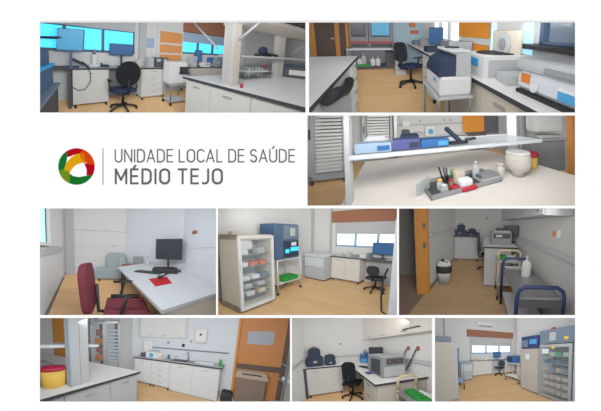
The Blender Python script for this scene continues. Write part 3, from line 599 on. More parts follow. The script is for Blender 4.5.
# things on the glass shelf
for nm, x0, x1, y, h, m, lb, m2 in (('glove_box', -.34, -.04, 1.52, .085, 'pale_blue', 'pale blue carton at the post end of the glass shelf', 'blue'), ('glove_box', -.03, .23, 1.54, .1, 'box_violet', 'purple and blue carton in the middle of the three cartons', 'navy'), ('glove_box', .24, .53, 1.54, .085, 'blue', 'bright blue carton next to the dark stapler', 'sky_blue')):
    t = T(R, nm, lb, 'box', ((x0+x1)/2, y, 1.306)); a = (x1-x0)/2
    t.p('carton', G().box(-a, a, -.07, .09, 0, h, .003), m); t.p('printed_panel', G().box(a*.2, a*.9, -.073, -.07, .015, h*.7), m2)
box(R, 'cotton_pack', (-.2, 1.72, 1.306), 0, .24, .1, .12, 'paper', 'crumpled white pack lying behind the pale blue carton', 'pack', bv=.04)
box(R, 'cap_rack', (.15, 1.72, 1.306), 0, .2, .1, .13, 'navy', 'dark blue rack showing above the purple carton', 'rack', bv=.02)
t = T(R, 'stapler', 'black stapler raised open on the glass shelf', 'stapler', (.66, 1.56, 1.306), 0)
t.p('base', G().box(-.1, .12, -.04, .04, 0, .03, .008), 'black'); t.p('arm', G().box(-.17, .07, -.03, .03, .08, .13, .015, rot=(.75, 'Y')), 'navy')
S(R, 'pen', G().tube([(.86, 1.75, 1.32), (1.02, 1.8, 1.32)], .02), 'dark_grey', 'dark marker lying on the glass shelf beside the stapler', 'pen')
# trays on the bench
def tray(loc, rot, w, d, label):
    t = T(R, 'steel_tray', label, 'tray', loc, rot, 'steel trays on the white bench')
    t.p('base', G().box(-w/2, w/2, -d/2, d/2, 0, .008), 'dark_steel')
    t.p('rim', G().box(-w/2, w/2, -d/2, -d/2+.008, 0, .045).box(-w/2, w/2, d/2-.008, d/2, 0, .045).box(-w/2, -w/2+.008, -d/2, d/2, 0, .045).box(w/2-.008, w/2, -d/2, d/2, 0, .045), 'steel')
tray((.46, 1.44, .9), 8, .42, .34, 'steel tray holding pens, bottles and a pot of yellow liquid')
tray((.87, 1.5, .9), 8, .38, .34, 'steel tray holding the clear dropper bottle and slide box')
S(R, 'clear_lid', G().box(-.09, .07, -.006, .006, 0, .19, .002).turn(.35, 'X').turn(-.35, 'Y'), 'clear_plastic', 'clear plastic lid leaning against the end of the first tray', 'lid', (.25, 1.42, .9), 30)
for x, y, r, h, m, c, lb in ((.4, 1.4, .035, .1, 'clear_plastic', 'yellow', 'clear pot with yellow cap at the corner of the first tray'), (.42, 1.33, .04, .075, 'clear_plastic', 'white_plastic', 'squat clear pot at the near side of the first tray'), (.5, 1.36, .025, .11, 'brown', 'red', 'brown bottle with red cap in the first tray')):
    bottle(R, (x, y, .908), lb, m, c, r, h, 'bottles in the first steel tray', neck=r*.6)
S(R, 'red_block', G().box(-.04, .04, -.02, .02, 0, .045, .004), 'red', 'bright red block beside the brown bottle', 'block', (.53, 1.33, .908), 8)
for k, (x, y, c) in enumerate(((.47, 1.5, 'black'), (.5, 1.5, 'dark_grey'), (.52, 1.52, 'navy'), (.54, 1.48, 'green'), (.56, 1.5, 'black'))):
    S(R, 'marker_pen', G().cyl((x, y, .93), (x+(-.05+.02*k), y, 1.09-.012*k), .01, n=8), c, ('first', 'second', 'third', 'fourth', 'last')[k] + ' marker pen from the clear lid, upright in the first tray', 'pen', group='marker pens in the first tray')
box(R, 'beaker_rack', (.63, 1.5, .908), 8, .12, .12, .13, 'beige', 'beige rack standing behind the white pack in the first tray', 'rack', bv=.01)
box(R, 'cotton_pack', (.65, 1.36, .908), 8, .14, .1, .09, 'paper', 'white cotton pack standing in the first tray', 'pack', bv=.02)
box(R, 'red_rack', (.66, 1.3, .908), 8, .17, .05, .035, 'red', 'red tube rack at the near side of the first tray', 'rack')
bottle(R, (.86, 1.52, .908), 'clear dropper bottle with pointed tip in the second tray', 'clear_plastic', 'white_plastic', .04, .2, neck=.012)
t = T(R, 'slide_box', 'grey slide box with dark lid edge in the second tray', 'box', (.97, 1.46, .908), 8)
t.p('body', G().box(-.13, .14, -.1, .1, 0, .035, .004), 'light_grey'); t.p('lid', G().box(-.11, .12, -.07, .09, .035, .06, .004), 'grey')
box(R, 'blue_strip', (.85, 1.44, .945), 8, .03, .08, .03, 'steel_blue', 'slate blue strip leaning behind the dropper bottle', 'strip')
bottle(R, (1.16, 1.48, .9), 'small frosted tub between the second tray and the big jug', 'frosted_plastic', 'frosted_plastic', .048, .16, neck=.035, name='plastic_tub')
t = T(R, 'plastic_jug', 'big frosted white jug standing before the yellow sharps bin', 'jug', (1.37, 1.43, .9))
t.p('body', G().lathe([(.07, 0), (.075, .05), (.12, .08), (.145, .15), (.14, .22), (.125, .27), (.11, .275)], n=18), 'frosted_plastic'); t.p('rim', G().lathe([(.13, .262), (.135, .27), (.125, .285), (.11, .285)], n=18), 'white_plastic')
t = T(R, 'sharps_bin', 'yellow sharps bin with red lid partly behind the big jug', 'bin', (1.73, 1.6, .9))
t.p('body', G().lathe([(.08, 0), (.085, .01), (.095, .16)], n=18), 'yellow'); t.p('lid', G().lathe([(.105, .155), (.108, .19), (.09, .21), (.04, .215)], n=18), 'crimson')

# ================================================================== OFFICE: small room with the maroon chair
R = OFFICE
floor(R, -.6, 3.2, 1, 7.8, 'floor_tan')
wall(R, 'wall_left', 'x', -.556, .5, 7.8, 0, 3.6, 'white_paint', [(1.2, 3.6, 1.27, 2.3)], -.06)
window(R, 'window_1', 'x', -.58, 1.2, 3.6, 1.27, 2.3, 2, 'pale_sky', 'white_plastic', .09)
wall(R, 'wall_back', 'y', 7.8, -.6, 2.7, 0, 3.8, 'white_paint')
W(R, 'wall_right', G().prism([(2.64, 7.8), (2.8, 3.3), (1.9, 1.35), (1.2, .2), (2.0, .2), (3.2, 3.3), (2.8, 7.8)], 0, 3.8), 'cool_laminate')
W(R, 'baseboard_left', G().box(-.55, -.53, .5, 7.8, 0, .1), 'skirting')
W(R, 'trim_1', G().box(-.55, -.5, 6.6, 6.75, 0, 3.6), 'grey_paint')
W(R, 'trim_2', G().box(-.1, 2.6, 7.7, 7.8, 1.38, 1.46), 'cool_laminate')
W(R, 'trim_3', G().box(-.56, -.53, .5, 7.0, 1.12, 1.3), 'grey_paint')
W(R, 'trim_4', G().prism([(2.62, 7.7), (2.77, 3.3), (1.87, 1.35), (1.9, 1.33), (2.8, 3.28), (2.65, 7.7)], 1.3, 1.34), 'cool_laminate')
wall_cabinet(R, (-.45, 7.45, 2.18), 0, 3.0, .35, 1.3, 3, 'long white three-door wall cabinet high on the far wall above the covered armchair', 'white_paint')
W(R, 'trim_5', G().box(-.5, -.1, 7.4, 7.8, 0, 3.8), 'grey_paint')
t = T(R, 'desk', 'wide pale grey desk carrying the black monitor and red mouse pad', 'desk', (1.5, 2.5, 0))
dk = [(1.10, 3.99), (.67, 1.01), (1.57, 1.24), (1.95, 1.34), (2.74, 3.22), (2.56, 4.98)]
def off(p): return [(x-1.5, y-2.5) for x, y in p]
t.p('desktop', slab(G(), off(dk), .705, .74, 0, 1), ['cool_laminate', 'light_grey'])
t.p('end_panel', G().prism(off([(.73, 1.1), (.75, 1.06), (1.8, 1.32), (1.8, 1.36)]), 0, .705), 'beige')
for x, y in ((1.2, 3.85), (2.4, 4.5)): t.p('leg', G().cyl((x-1.5, y-2.5, 0), (x-1.5, y-2.5, .705), .03, n=10), 'dark_grey')
office_chair(R, (.62, 1.85, 0), 74, 'maroon fabric office chair with black armrests pulled back from the desk', 'maroon', 'maroon', sh=.37, bh=.86, bw=.48, k=1.25, bo=.13, low=-.02)
monitor(R, (1.98, 2.8, .84), -36, 'black monitor standing on the pale grey desk beside the red pad', .58, .47, 'screen_dark', .19)
box(R, 'docking_station', (1.9, 2.8, .74), -36, .54, .4, .1, 'black', 'black flat computer under the monitor on the pale grey desk', 'computer', bv=.01)
t = T(R, 'keyboard', 'black keyboard lying left of the monitor on the pale desk', 'keyboard', (1.5, 2.85, .74), -52)
t.p('base', G().box(-.3, .3, -.13, .13, 0, .02, .005), 'black'); t.p('keys', G().box(-.28, .28, -.1, .1, .02, .028), 'dark_grey')
S(R, 'mouse_pad', slab(G(), [(1.17, 2.2), (1.02, 1.72), (1.37, 1.82), (1.6, 2.3)], .74, .746, 0, 0), 'red', 'bright red mouse pad near the front of the desk', 'mouse pad')
S(R, 'computer_mouse', G().ell((0, 0, .015), (.05, .08, .035)), 'black', 'black mouse resting on the red pad', 'mouse', (1.4, 2.2, .746), -30)
S(R, 'cable', G().tube([(1.5, 2.3, .755), (1.75, 2.5, .76), (2.0, 2.7, .76)], .014, 5), 'black', 'black mouse cable running from the red pad to the monitor', 'cable')
box(R, 'paper_stack', (1.95, 2.62, .74), -30, .2, .14, .03, 'white_plastic', 'small white paper stack beside the monitor foot', 'paper')
box(R, 'hole_punch', (2.2, 2.75, .74), -38, .16, .1, .05, 'dark_grey', 'dark hole punch beside the monitor foot', 'hole punch')
box(R, 'ruler', (1.98, 2.05, .74), -27, .06, .55, .012, 'white_plastic', 'long white strip lying along the wall side of the desk', 'strip')
bottle(R, (2.1, 4.05, .74), 'clear water bottle with violet cap standing behind the monitor', 'clear_plastic', 'purple', .05, .3)
t = T(R, 'armchair', 'armchair under a pale grey cover beneath the wall cabinets', 'armchair', (1.3, 5.75, 0), -20)
t.p('seat', G().box(-.65, .38, -.4, .35, .1, .5, .08, seg=3), 'sofa_fabric'); t.p('backrest', G().box(-.2, .6, .2, .5, .3, 1.1, .1, seg=3), 'sofa_fabric'); t.p('armrest', G().box(.35, .62, -.4, .45, .1, .95, .09, seg=3), 'sofa_fabric')
for x in (-.4, .4): t.p('leg', G().cyl((x, -.3, 0), (x, -.3, .12), .03, n=8), 'black')
t = T(R, 'chair', 'grey plastic chair behind the brown side table', 'chair', (2.2, 5.1, 0), -30)
t.p('backrest', G().box(-.2, .2, .15, .2, .55, .98, .05, seg=2), 'grey'); t.p('seat', G().box(-.22, .22, -.2, .2, .42, .46, .02), 'grey')
for x in (-.18, .18):
    for y in (-.16, .16): t.p('leg', G().cyl((x, y, 0), (x, y, .42), .015, n=8), 'dark_grey')
t = T(R, 'side_table', 'small brown table edge between the armchair and the desk', 'table', (1.95, 4.75, 0))
t.p('tabletop', G().box(-.42, .3, -.2, .2, .68, .72, .01), 'brown')
for x in (-.38, .26): t.p('leg', G().cyl((x, 0, 0), (x, 0, .68), .02, n=8), 'dark_grey')
box(R, 'wall_socket', (2.36, 2.45, 1.6), -26+90, .16, .05, .06, 'brown', 'dark brown wall socket above the black monitor', 'socket')
socket(R, 'y', 7.7, 1.9, 1.42, 'small orange socket on the far wall under the wall cabinet', 'orange', .04)

# ================================================================== FRIDGE: corner with glass-door refrigerator
R = FRIDGE
floor(R, -4.5, 0, 1, 6.3, 'floor_warm')
wall(R, 'wall_left', 'x', -4.36, 0, 6.3, 0, 4.5, 'white_paint', (), -.06)
wall(R, 'wall_back', 'y', 6.15, -4.4, .2, 0, 4.5, 'white_paint', [(-3.28, -.9, 1.2, 2.08)])
window(R, 'window_1', 'y', 6.17, -3.28, -.9, 1.2, 2.08, 3, 'white_sky', 'pale_blue', .07)
S(R, 'roller_blind', G().box(-3.28, -.9, 6.1, 6.14, 1.68, 2.12), 'light_grey', 'grey-white roller blind half lowered under the brown wooden box by the blue screen', 'blind')
S(R, 'blind_box', G().box(-3.37, -.9, 5.95, 6.15, 2.1, 2.5, .01), 'brick_brown', 'red-brown wooden box above the window by the blue screen', 'blind box')
W(R, 'trim_1', G().box(-4.36, -4.3, 5.98, 6.15, 0, 3.2), 'light_grey')
W(R, 'trim_2', G().box(-3.5, -3.44, 6.05, 6.15, 0, 3.2), 'light_grey')
t = T(R, 'glass_door_refrigerator', 'tall white refrigerator with glass door and filled shelves', 'refrigerator', (-3.2, 1.92, 0), 90)
t.p('body', G().box(0, .92, .7, .77, .03, 1.66).box(0, .05, .02, .77, .03, 1.66).box(.87, .92, .02, .77, .03, 1.66).box(0, .92, .02, .77, 1.55, 1.66).box(0, .92, .02, .77, .03, .14), 'beige')
t.p('back_liner', G().box(.05, .87, .66, .7, .14, 1.55), 'cool_laminate')
d = t.p('door', G().box(0, .07, -.04, .02, .06, 1.64, .008).box(.86, .93, -.04, .02, .06, 1.64, .008).box(.07, .86, -.04, .02, 1.58, 1.64).box(.07, .86, -.04, .02, .06, .13), 'white_plastic')
if d: t.p('glass_panel', G().box(.07, .86, -.02, -.01, .13, 1.58), 'glass', d); t.p('handle', G().box(.01, .05, -.08, -.04, .92, 1.16, .01), 'white_plastic', d)
t.p('control_box', G().box(.08, .36, .02, .2, 1.36, 1.54, .01), 'white_plastic')
zs = (.32, .5, .68, .98, 1.24)
for z in zs: t.p('shelf', G().box(.05, .87, .04, .64, z-.012, z), 'steel')
k = 0
ITEMS = [(.98, .16, 'paper', 'pale packet'), (.98, .42, 'pad_orange', 'orange packet'), (.98, .68, 'pad_orange', 'orange-red packet'), (1.24, .18, 'white_plastic', 'white carton'), (1.24, .62, 'light_grey', 'grey carton'),
         (.68, .2, 'white_plastic', 'stacked white carton'), (.68, .45, 'paper', 'white wrapped packet'), (.5, .6, 'light_grey', 'grey carton'), (.5, .25, 'light_grey', 'pale grey carton'), (.32, .3, 'white_plastic', 'flat white carton'), (.32, .62, 'cream', 'cream carton'), (.68, .72, 'slate', 'small slate carton')]
LV = {.98: 'second shelf from the top', 1.24: 'top shelf', .68: 'middle shelf', .5: 'fourth shelf down', .32: 'lowest shelf'}
for z, x, m, lb in ITEMS:
    box(R, 'packet', (-3.36, 1.92+x, z), 90, .2, .24, .09 if z < 1.2 else .13, m, lb + ' on the ' + LV[z] + ' of the glass-door refrigerator', 'packet', 'packets in the glass-door refrigerator', .01)
box(R, 'cardboard_box', (-3.7, 2.15, 1.66), 90, .16, .2, .07, 'beige', 'small beige box lying on top of the glass-door refrigerator')
cart(R, (-3.38, 3.15, 0), 90, 1.0, .66, .98, (.32, .97), 'white two-shelf cart carrying the dark blue analyser', 'white_plastic', 'white_plastic', lr=.022)
t = T(R, 'analyser', 'dark blue analyser with glowing cyan displays on the white cart', 'analyser', (-3.45, 3.15, .98), 90)
t.p('body', G().box(0, .95, 0, .62, 0, .97, .02), 'steel_blue'); t.p('lower_front', G().box(.3, .93, -.03, 0, .05, .5, .01), 'navy'); t.p('upper_front', G().box(.3, .93, -.03, 0, .55, .93, .01), 'slate')
t.p('display', G().box(.35, .5, -.04, -.03, .16, .27).box(.56, .9, -.04, -.03, .2, .32), 'screen_lit'); t.p('paper_slot', G().box(.55, .75, -.04, -.03, .64, .86), 'light_grey'); t.p('label', G().box(.6, .8, -.04, -.03, .36, .46), 'paper')
for i in range(3):
    box(R, 'tube_rack', (-3.6, 3.5+i*.22, .32), 90, .18, .4, .12, 'green', ('near', 'middle', 'far')[i] + ' green tube rack on the lower shelf of the white cart', 'rack', 'green racks on the white cart')
bottle(R, (-3.55, 3.27, .32), 'pale yellow bottle beside the green racks on the white cart', 'cream', 'white_plastic', .07, .34)
t = T(R, 'chest_freezer', 'low white chest unit with pale grey fronts between cart and cabinets', 'freezer', (-4.05, 5.13, 0))
t.p('body', G().box(0, .89, .02, .75, .04, .86, .01), 'light_grey'); t.p('lid', G().box(-.01, .9, 0, .76, .86, .95, .015), 'cool_laminate'); t.p('upper_front', G().box(.03, .86, -.01, .02, .5, .82, .01), 'cool_laminate', label='pale blue-grey upper front'); t.p('lower_front', G().box(.03, .86, -.01, .02, .1, .47, .01), 'light_grey'); t.p('plinth', G().box(0, .89, .06, .7, 0, .04), 'black')
worktop(R, rect(-3.13, -.5, 5.5, 6.14), .9, 'grey worktop under the window with the blue screen', 'worktop_grey')
base_unit(R, (-3.1, 5.56, 0), 0, 1.06, .56, .865, [('door', .53)]*2, 'white two-door cabinet under the window beside the black stool chair', 'laminate')
CAB[-1].w('modesty_panel', G().box(-2.0, -.6, 6.0, 6.04, .1, .86), 'light_grey')
monitor(R, (-1.42, 5.8, .9), 8, 'wide blue screen on the worktop beside the window', .62, .38, 'screen_blue', .14, 'navy')
box(R, 'keyboard', (-1.5, 5.62, .9), 0, .4, .14, .03, 'dark_grey', 'dark keyboard in front of the wide blue screen', 'keyboard')
for i, (x, w, h, m, nm, lb) in enumerate(((-2.9, .2, .07, 'beige', 'pipette_box', 'beige box at the freezer end of the window worktop'), (-2.55, .14, .12, 'clear_plastic', 'plastic_tub', 'clear tub on the window worktop beside the beige box'), (-2.3, .18, .06, 'grey', 'label_box', 'low grey box in the middle of the window worktop'), (-2.02, .2, .1, 'white_plastic', 'tissue_box', 'white tissue box on the window worktop near the screen'), (-1.82, .1, .16, 'slate', 'pen_holder', 'slate pen holder on the window worktop beside the screen'))):
    box(R, nm, (x, 5.8, .9), 0, w, .2, h, m, lb)
office_chair(R, (-1.42, 5.22, 0), 175, 'small black low-backed stool chair at the window worktop', 'black', bh=.8, bw=.34, arms=False, sh=.42)
S(R, 'end_pillar', G().box(-.62, -.3, 3.2, 3.7, 0, 1.95, .01), 'cool_laminate', 'pale grey cabinet end cut by the frame beside the window', 'cabinet')
S(R, 'black_hose', G().tube([(-.86, 4.05, .95), (-.93, 4.0, .7), (-.93, 3.95, .3), (-.88, 3.86, .02), (-.78, 3.8, .0)], .022, 6), 'black', 'black hose hanging down to the floor beside the pale cabinet end', 'hose')
socket(R, 'y', 6.15, -3.62, 1.2, 'white socket on the wall above the low chest unit')

# ================================================================== TROLLEY: passage room with blue-railed trolley
R = TROLLEY
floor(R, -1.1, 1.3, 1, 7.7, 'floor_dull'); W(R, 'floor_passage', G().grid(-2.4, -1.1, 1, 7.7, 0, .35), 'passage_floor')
wall(R, 'wall_left', 'x', -1.08, 3.74, 7.6, 0, 2.8, 'grey_paint', (), -.22)
wall(R, 'wall_back', 'y', 7.55, -1.3, 1.3, 0, 2.8, 'grey_paint')
wall(R, 'wall_right', 'x', .98, 0, 7.6, 0, 2.8, 'grey_paint')
W(R, 'wall_passage', G().box(-2.4, -2.3, 1, 8, 0, 2.8), 'grey_paint')
t = T(R, 'door_post', 'orange door frame post beside the dark doorway', 'door post', (-1.14, 3.68, 0)); t.w('post', G().box(-1.25, -1.03, 3.62, 3.74, 0, 2.7, .004), 'frame_wood'); [t.w('hinge', G().box(-1.1, -1.055, 3.6, 3.63, z, z+.1), 'dark_steel') for z in (.9, 1.25)]
t = T(R, 'door', 'dark grey open door leaf seen beyond the orange post', 'door', (-2.1, 4.9, 0), 25)
t.p('leaf', G().box(0, .6, 0, .05, 0, 2.9), 'skirting'); t.p('handle', G().box(.7, .82, -.06, 0, 1.0, 1.03, .005), 'steel')
W(R, 'baseboard_left', G().box(-1.08, -1.06, 3.74, 7.55, 0, .08), 'skirting')
W(R, 'trim_1', G().box(-1.08, -1.03, 3.95, 7.55, 1.09, 1.15, .004), 'light_grey')
W(R, 'trim_2', G().box(-1.08, 1.15, 7.5, 7.55, 1.1, 1.17, .004), 'light_grey')
W(R, 'trim_3', G().box(.94, .98, .8, 7.55, 1.0, 1.06, .004), 'light_grey')
wall_cabinet(R, (.66, 7.5, 1.5), -90, 5.3, .31, 1.0, 6, 'long run of white wall cabinets over the two trolleys', 'light_grey')
worktop(R, rect(-1.06, -.15, 6.9, 7.54), .9, 'short grey worktop against the far wall under two navy cases', 'worktop_grey')
base_unit(R, (-1.03, 6.98, 0), 0, .86, .55, .865, [('door', .43)]*2, 'white two-door cabinet below the two navy cases at the passage end', 'light_grey')
def case(loc, rot, w, d, h, label, group=None):
    t = T(R, 'carrying_case', label, 'case', loc, rot, group)
    t.p('body', G().box(-w/2, w/2, -d/2, d/2, 0, h*.5, .03, seg=2), 'navy'); t.p('upper_body', G().box(-w*.36, w*.36, -d/2*.8, d/2*.8, h*.5, h*.9, .06, seg=3), 'navy'); t.p('handle', G().tube([(-w*.15, 0, h*.88), (-w*.1, 0, h), (w*.1, 0, h), (w*.15, 0, h*.88)], .012), 'black'); t.p('badge', G().box(-w*.2, w*.0, -d/2-.006, -d/2, h*.15, h*.3), 'slate')
case((-.82, 7.2, .9), 0, .38, .3, .42, 'taller navy carrying case on the short worktop beside the passage wall')
case((-.42, 7.2, .9), 0, .4, .3, .27, 'lower navy carrying case beside the taller one at the passage end')
worktop(R, [(.0, 4.12), (.74, 4.12), (.74, 5.5), (.95, 7.5), (.0, 7.5)], .9, 'white peninsula top carrying the grey boxy analyser near the trolleys', 'worktop')
base_unit(R, (.05, 4.8, 0), -90, .6, .5, .865, [(4, .6)], 'narrow drawer unit at the near end of the peninsula', 'light_grey')
CAB[-1].w('side_panel', G().box(.03, .6, 4.16, 4.2, .04, .865), 'grey_paint')
t = T(R, 'analyser', 'grey boxy analyser with dark display on the peninsula beyond the cream trolley', 'analyser', (.4, 4.5, .9))
t.p('body', G().box(-.22, .24, 0, .5, 0, .29, .01), 'grey'); t.p('front_panel', G().box(-.18, .21, -.01, 0, .15, .26), 'dark_grey'); t.p('display', G().box(-.12, .02, -.016, -.01, .18, .23), 'beige'); t.p('lid', G().box(-.2, .22, .05, .45, .29, .32, .01), 'light_grey')
monitor(R, (.72, 5.3, .9), -20, 'dark monitor behind the grey boxy analyser near the trolleys', .4, .3, 'screen_dark', .14)
box(R, 'label_printer', (.45, 5.6, .9), 0, .2, .3, .35, 'dark_grey', 'dark grey device behind the boxy analyser near the trolleys', 'device')
office_chair(R, (.15, 5.7, 0), 90, 'black office chair seen edge-on between cabinet and peninsula', 'black', bh=1.1, bw=.44, arms=False)
t = T(R, 'waste_bin', 'white bin with black bag rim against the passage wall', 'bin', (-.87, 4.35, 0))
t.p('body', G().lathe([(.125, 0), (.15, .3), (.155, .31)], n=16), 'white_plastic'); t.p('bag_rim', G().lathe([(.155, .26), (.17, .28), (.172, .4), (.15, .43)], n=16), 'black'); t.p('lid', G().lathe([(.155, .41), (.16, .44), (.13, .5), (.07, .54)], n=16), 'white_plastic'); t.p('flap', G().box(-.06, .1, -.1, .06, .51, .535, rot=(.3, 'Y')), 'black')
cart(R, (.26, 3.42, 0), 0, .42, .66, .76, (.3, .72), 'cream-railed trolley with green rack behind the blue-railed one', 'cream', 'light_grey', 'trolley', handle=(.02,), lr=.016, lip=.02)
box(R, 'green_rack', (.38, 3.78, .72), 0, .14, .3, .06, 'green', 'green rack lying on the cream-railed trolley', 'rack'); box(R, 'paper_tray', (.54, 3.7, .72), 0, .16, .4, .04, 'paper', 'white tray beside the green rack on the cream-railed trolley', 'tray')
t = T(R, 'trolley', 'nearest steel trolley with two blue tube handles', 'cart', (.33, 1.75, 0))
t.p('shelf', G().box(.02, .44, .05, 1.45, .64, .66).box(.02, .44, .05, .07, .66, .7).box(.02, .44, 1.43, 1.45, .66, .7).box(.01, .03, .05, 1.45, .66, .7).box(.43, .45, .05, 1.45, .66, .7), 'steel'); t.p('lower_shelf', G().box(.02, .44, .05, 1.45, .22, .24), 'light_grey')
for y in (.0, 1.5):
    h = t.p('handle', G().tube([(0, y, .1), (0, y, .72), (.02, y, .785), (.07, y, .82), (.38, y, .82), (.43, y, .785), (.45, y, .72), (.45, y, .1)], .02, 8), 'blue_metal')
    for x in (0, .45): t.p('caster', G().cyl((x-.02, y, .05), (x+.02, y, .05), .05, n=12), 'black')
t.p('front_bar', G().box(.0, .45, -.01, .01, .62, .69), 'dark_steel')
bottle(R, (.62, 2.72, .66), 'white spray bottle standing on the blue-railed trolley', 'white_plastic', 'white_plastic', .068, .3)
socket(R, 'x', .98, 2.72, 1.28, 'orange-red wall socket above the blue-railed trolley', 'orange', .035); socket(R, 'x', .98, 2.55, 1.28, 'white wall switch beside the orange-red socket', 'white_plastic', .05)
socket(R, 'y', 7.55, .1, 1.55, 'small dark switch high on the far passage wall', 'grey', .05); socket(R, 'y', 7.5, -.15, 1.13, 'orange socket on the far trunking above the cabinet', 'orange', .035); socket(R, 'x', -1.03, 6.0, 1.12, 'orange socket on the side trunking beside the navy cases', 'orange', .035)

# ================================================================== SINK: bench with sharps bin, sink counter and orange door
R = SINK
floor(R, -6.5, 2, 1, 4.2, 'floor_warm')
wall(R, 'wall_back', 'y', 4.12, -7, 0.0, 0, 3, 'cool_laminate'); wall(R, 'wall_side', 'y', 4.12, 1.0, 2, 0, 3, 'grey_paint')
W(R, 'wall_left', G().box(-7.6, -7.5, 0, 4.2, 0, 4), 'white_paint')
S(R, 'door_post', G().box(-7.4, -7.3, 3.0, 3.5, .0, 3.5), 'frame_wood', 'distant orange door strip behind the shelf beside the sharps bin', 'door post')
worktop(R, rect(-6.5, -1.53, .1, 1.93), .9, 'white bench top with black edge carrying the yellow sharps bin', 'worktop')
base_unit(R, (-1.6, .1, 0), 90, 1.8, .6, .865, [('door', .6)]*3, 'white cabinets under the bench of the yellow sharps bin', 'light_grey')
t = T(R, 'service_column', 'wide pale grey column standing on the bench beside the sharps bin', 'column', (-1.7, .92, .9))
t.p('post', G().box(-.04, .05, -.11, .11, 0, 1.6, .004), 'light_grey'); t.p('channel', G().box(.045, .056, -.116, -.1, 0, 1.6), 'pale_blue', label='pale blue front edge'); t.p('seam', G().box(.05, .053, .0, .005, 0, 1.6), 'grey')
S(R, 'bench_shelf', G().box(-2.25, -1.76, -.3, 1.25, 1.35, 1.385, .004), 'cool_laminate', 'pale blue shelf crossing behind the wide pale column', 'shelf')
box(R, 'bench_machine', (-2.6, .75, .9), 0, .3, .5, .18, 'grey', 'grey machine behind the yellow sharps bin', 'machine', bv=.05)
t = T(R, 'sharps_bin', 'round yellow sharps bin with red lid on the bench corner', 'bin', (-1.84, .72, .9))
t.p('body', G().lathe([(.1, 0), (.108, .01), (.12, .2)], n=24), 'yellow'); t.p('lid', G().lathe([(.127, .195), (.129, .215), (.11, .232), (.05, .236)], n=24), 'crimson')
for x0, x1, m, lb, n_ in ((-5.5, -4.62, 'door_dark', 'tall glass cabinet with dark brown contents next to the column', 0), (-4.55, -3.78, 'cool_laminate', 'tall glass cabinet of white trays beside the sink counter', 12)):
    t = T(R, 'tall_glass_cabinet', lb, 'cabinet', ((x0+x1)/2, 3.55, 0)); a = (x1-x0)/2
    t.p('body', G().box(-a, a, .45, .55, 0, 2.4).box(a-.03, a, 0, .55, 0, 2.4).box(-a, -a+.03, 0, .55, 0, 2.4).box(-a, a, 0, .55, 2.15, 2.4), 'light_grey')
    d = t.p('door', G().box(-a, -a+.07, -.04, 0, .1, 2.1).box(a-.07, a, -.04, 0, .1, 2.1).box(-a, a, -.04, 0, 2.0, 2.1).box(-a, a, -.04, 0, .1, .2), 'steel')
    if d: t.p('glass_panel', G().box(-a+.07, a-.07, -.03, -.02, .2, 2.0), 'glass', d)
    t.p('display', G().box(-a*.5, a*.2, -.01, 0, 2.2, 2.3), 'navy'); t.p('liner', G().box(-a+.03, a-.03, .4, .45, .1, 2.1), 'dark_grey')
    if n_:
        for k in range(n_): S(R, 'storage_tray', G().box(-a+.12, a-.12, .02, .4, 0, .07, .008), 'cool_laminate', ORD[k] + ' white tray from the bottom of the glass cabinet beside the sink counter', 'tray', ((x0+x1)/2, 3.55, .3+k*.13), 0, 'white trays beside the sink counter')
    else:
        for k in range(4): box(R, 'storage_box', ((x0+x1)/2-.1+.08*(k % 2), 3.75, .5+k*.35), 0, .35, .25, .25, 'brown' if k % 2 else 'orange', ('lowest', 'second', 'third', 'topmost')[k] + ' brown box in the dark glass cabinet next to the column', 'box', 'brown boxes in the dark glass cabinet')
t.w('side_panel', G().box(-3.77, -3.7, 3.5, 4.1, 0, 2.6), 'grey_paint')
worktop(R, rect(-3.02, -.27, 3.4, 4.1), .9, 'grey worktop with sink under the white wall cabinets', 'worktop_grey')
base_unit(R, (-3.0, 3.46, 0), 0, .68, .6, .865, [('door', .68)], 'white single-door cabinet at the cabinet end of the sink counter', 'white_plastic')
base_unit(R, (-2.3, 3.46, 0), 0, .62, .6, .865, [(4, .62)], 'white four-drawer unit in the middle of the sink counter', 'white_plastic')
base_unit(R, (-1.66, 3.46, 0), 0, 1.34, .6, .865, [('door', .67)]*2, 'white two-door sink cabinet reaching the floor beside the black bag', 'white_plastic', feet=.03)
wall_cabinet(R, (-3.05, 3.78, 1.58), 0, 1.65, .33, 1.0, 3, 'white wall cabinet above the rounded balance', 'white_paint')
W(R, 'trim_1', G().box(-3.0, -.2, 4.08, 4.12, 1.2, 1.24, .004), 'slate')
t = T(R, 'towel_dispenser', 'white paper towel dispenser on the wall over the sink', 'dispenser', (-.96, 4.0, 1.5))
t.p('body', G().box(-.16, .16, -.12, .1, 0, .36, .03), 'white_plastic'); t.p('window', G().cyl((0, -.13, .2), (0, -.12, .2), .035), 'dark_grey'); t.p('outlet', G().box(-.13, .13, -.1, .05, -.04, 0), 'beige')
t = T(R, 'sink', 'stainless steel sink basin set in the grey worktop', 'sink', (-1.3, 3.75, .9))
t.p('basin', G().box(-.5, .45, -.26, .26, -.005, .012, .004), 'steel'); t.p('bowl', G().box(-.4, .05, -.2, .2, .004, .014), 'dark_steel'); t.p('tap', G().tube([(0, .2, .0), (0, .2, .22), (0, .12, .28), (0, 0, .25)], .018, 8), 'chrome')
for x, w, h, m, nm, lb in ((-2.75, .28, .14, 'dark_grey', 'label_printer', 'dark device with green light at the cabinet end of the sink counter'), (-2.1, .18, .06, 'beige', 'soap_tray', 'beige tray beside the balance on the sink counter'), (-.75, .5, .05, 'cool_laminate', 'draining_mat', 'pale draining mat on the worktop right of the sink')):
    box(R, nm, (x, 3.75, .9), 0, w, .24, h, m, lb, 'device')
t = T(R, 'balance', 'rounded white balance with blue dial on the sink counter', 'balance', (-2.42, 3.7, .9))
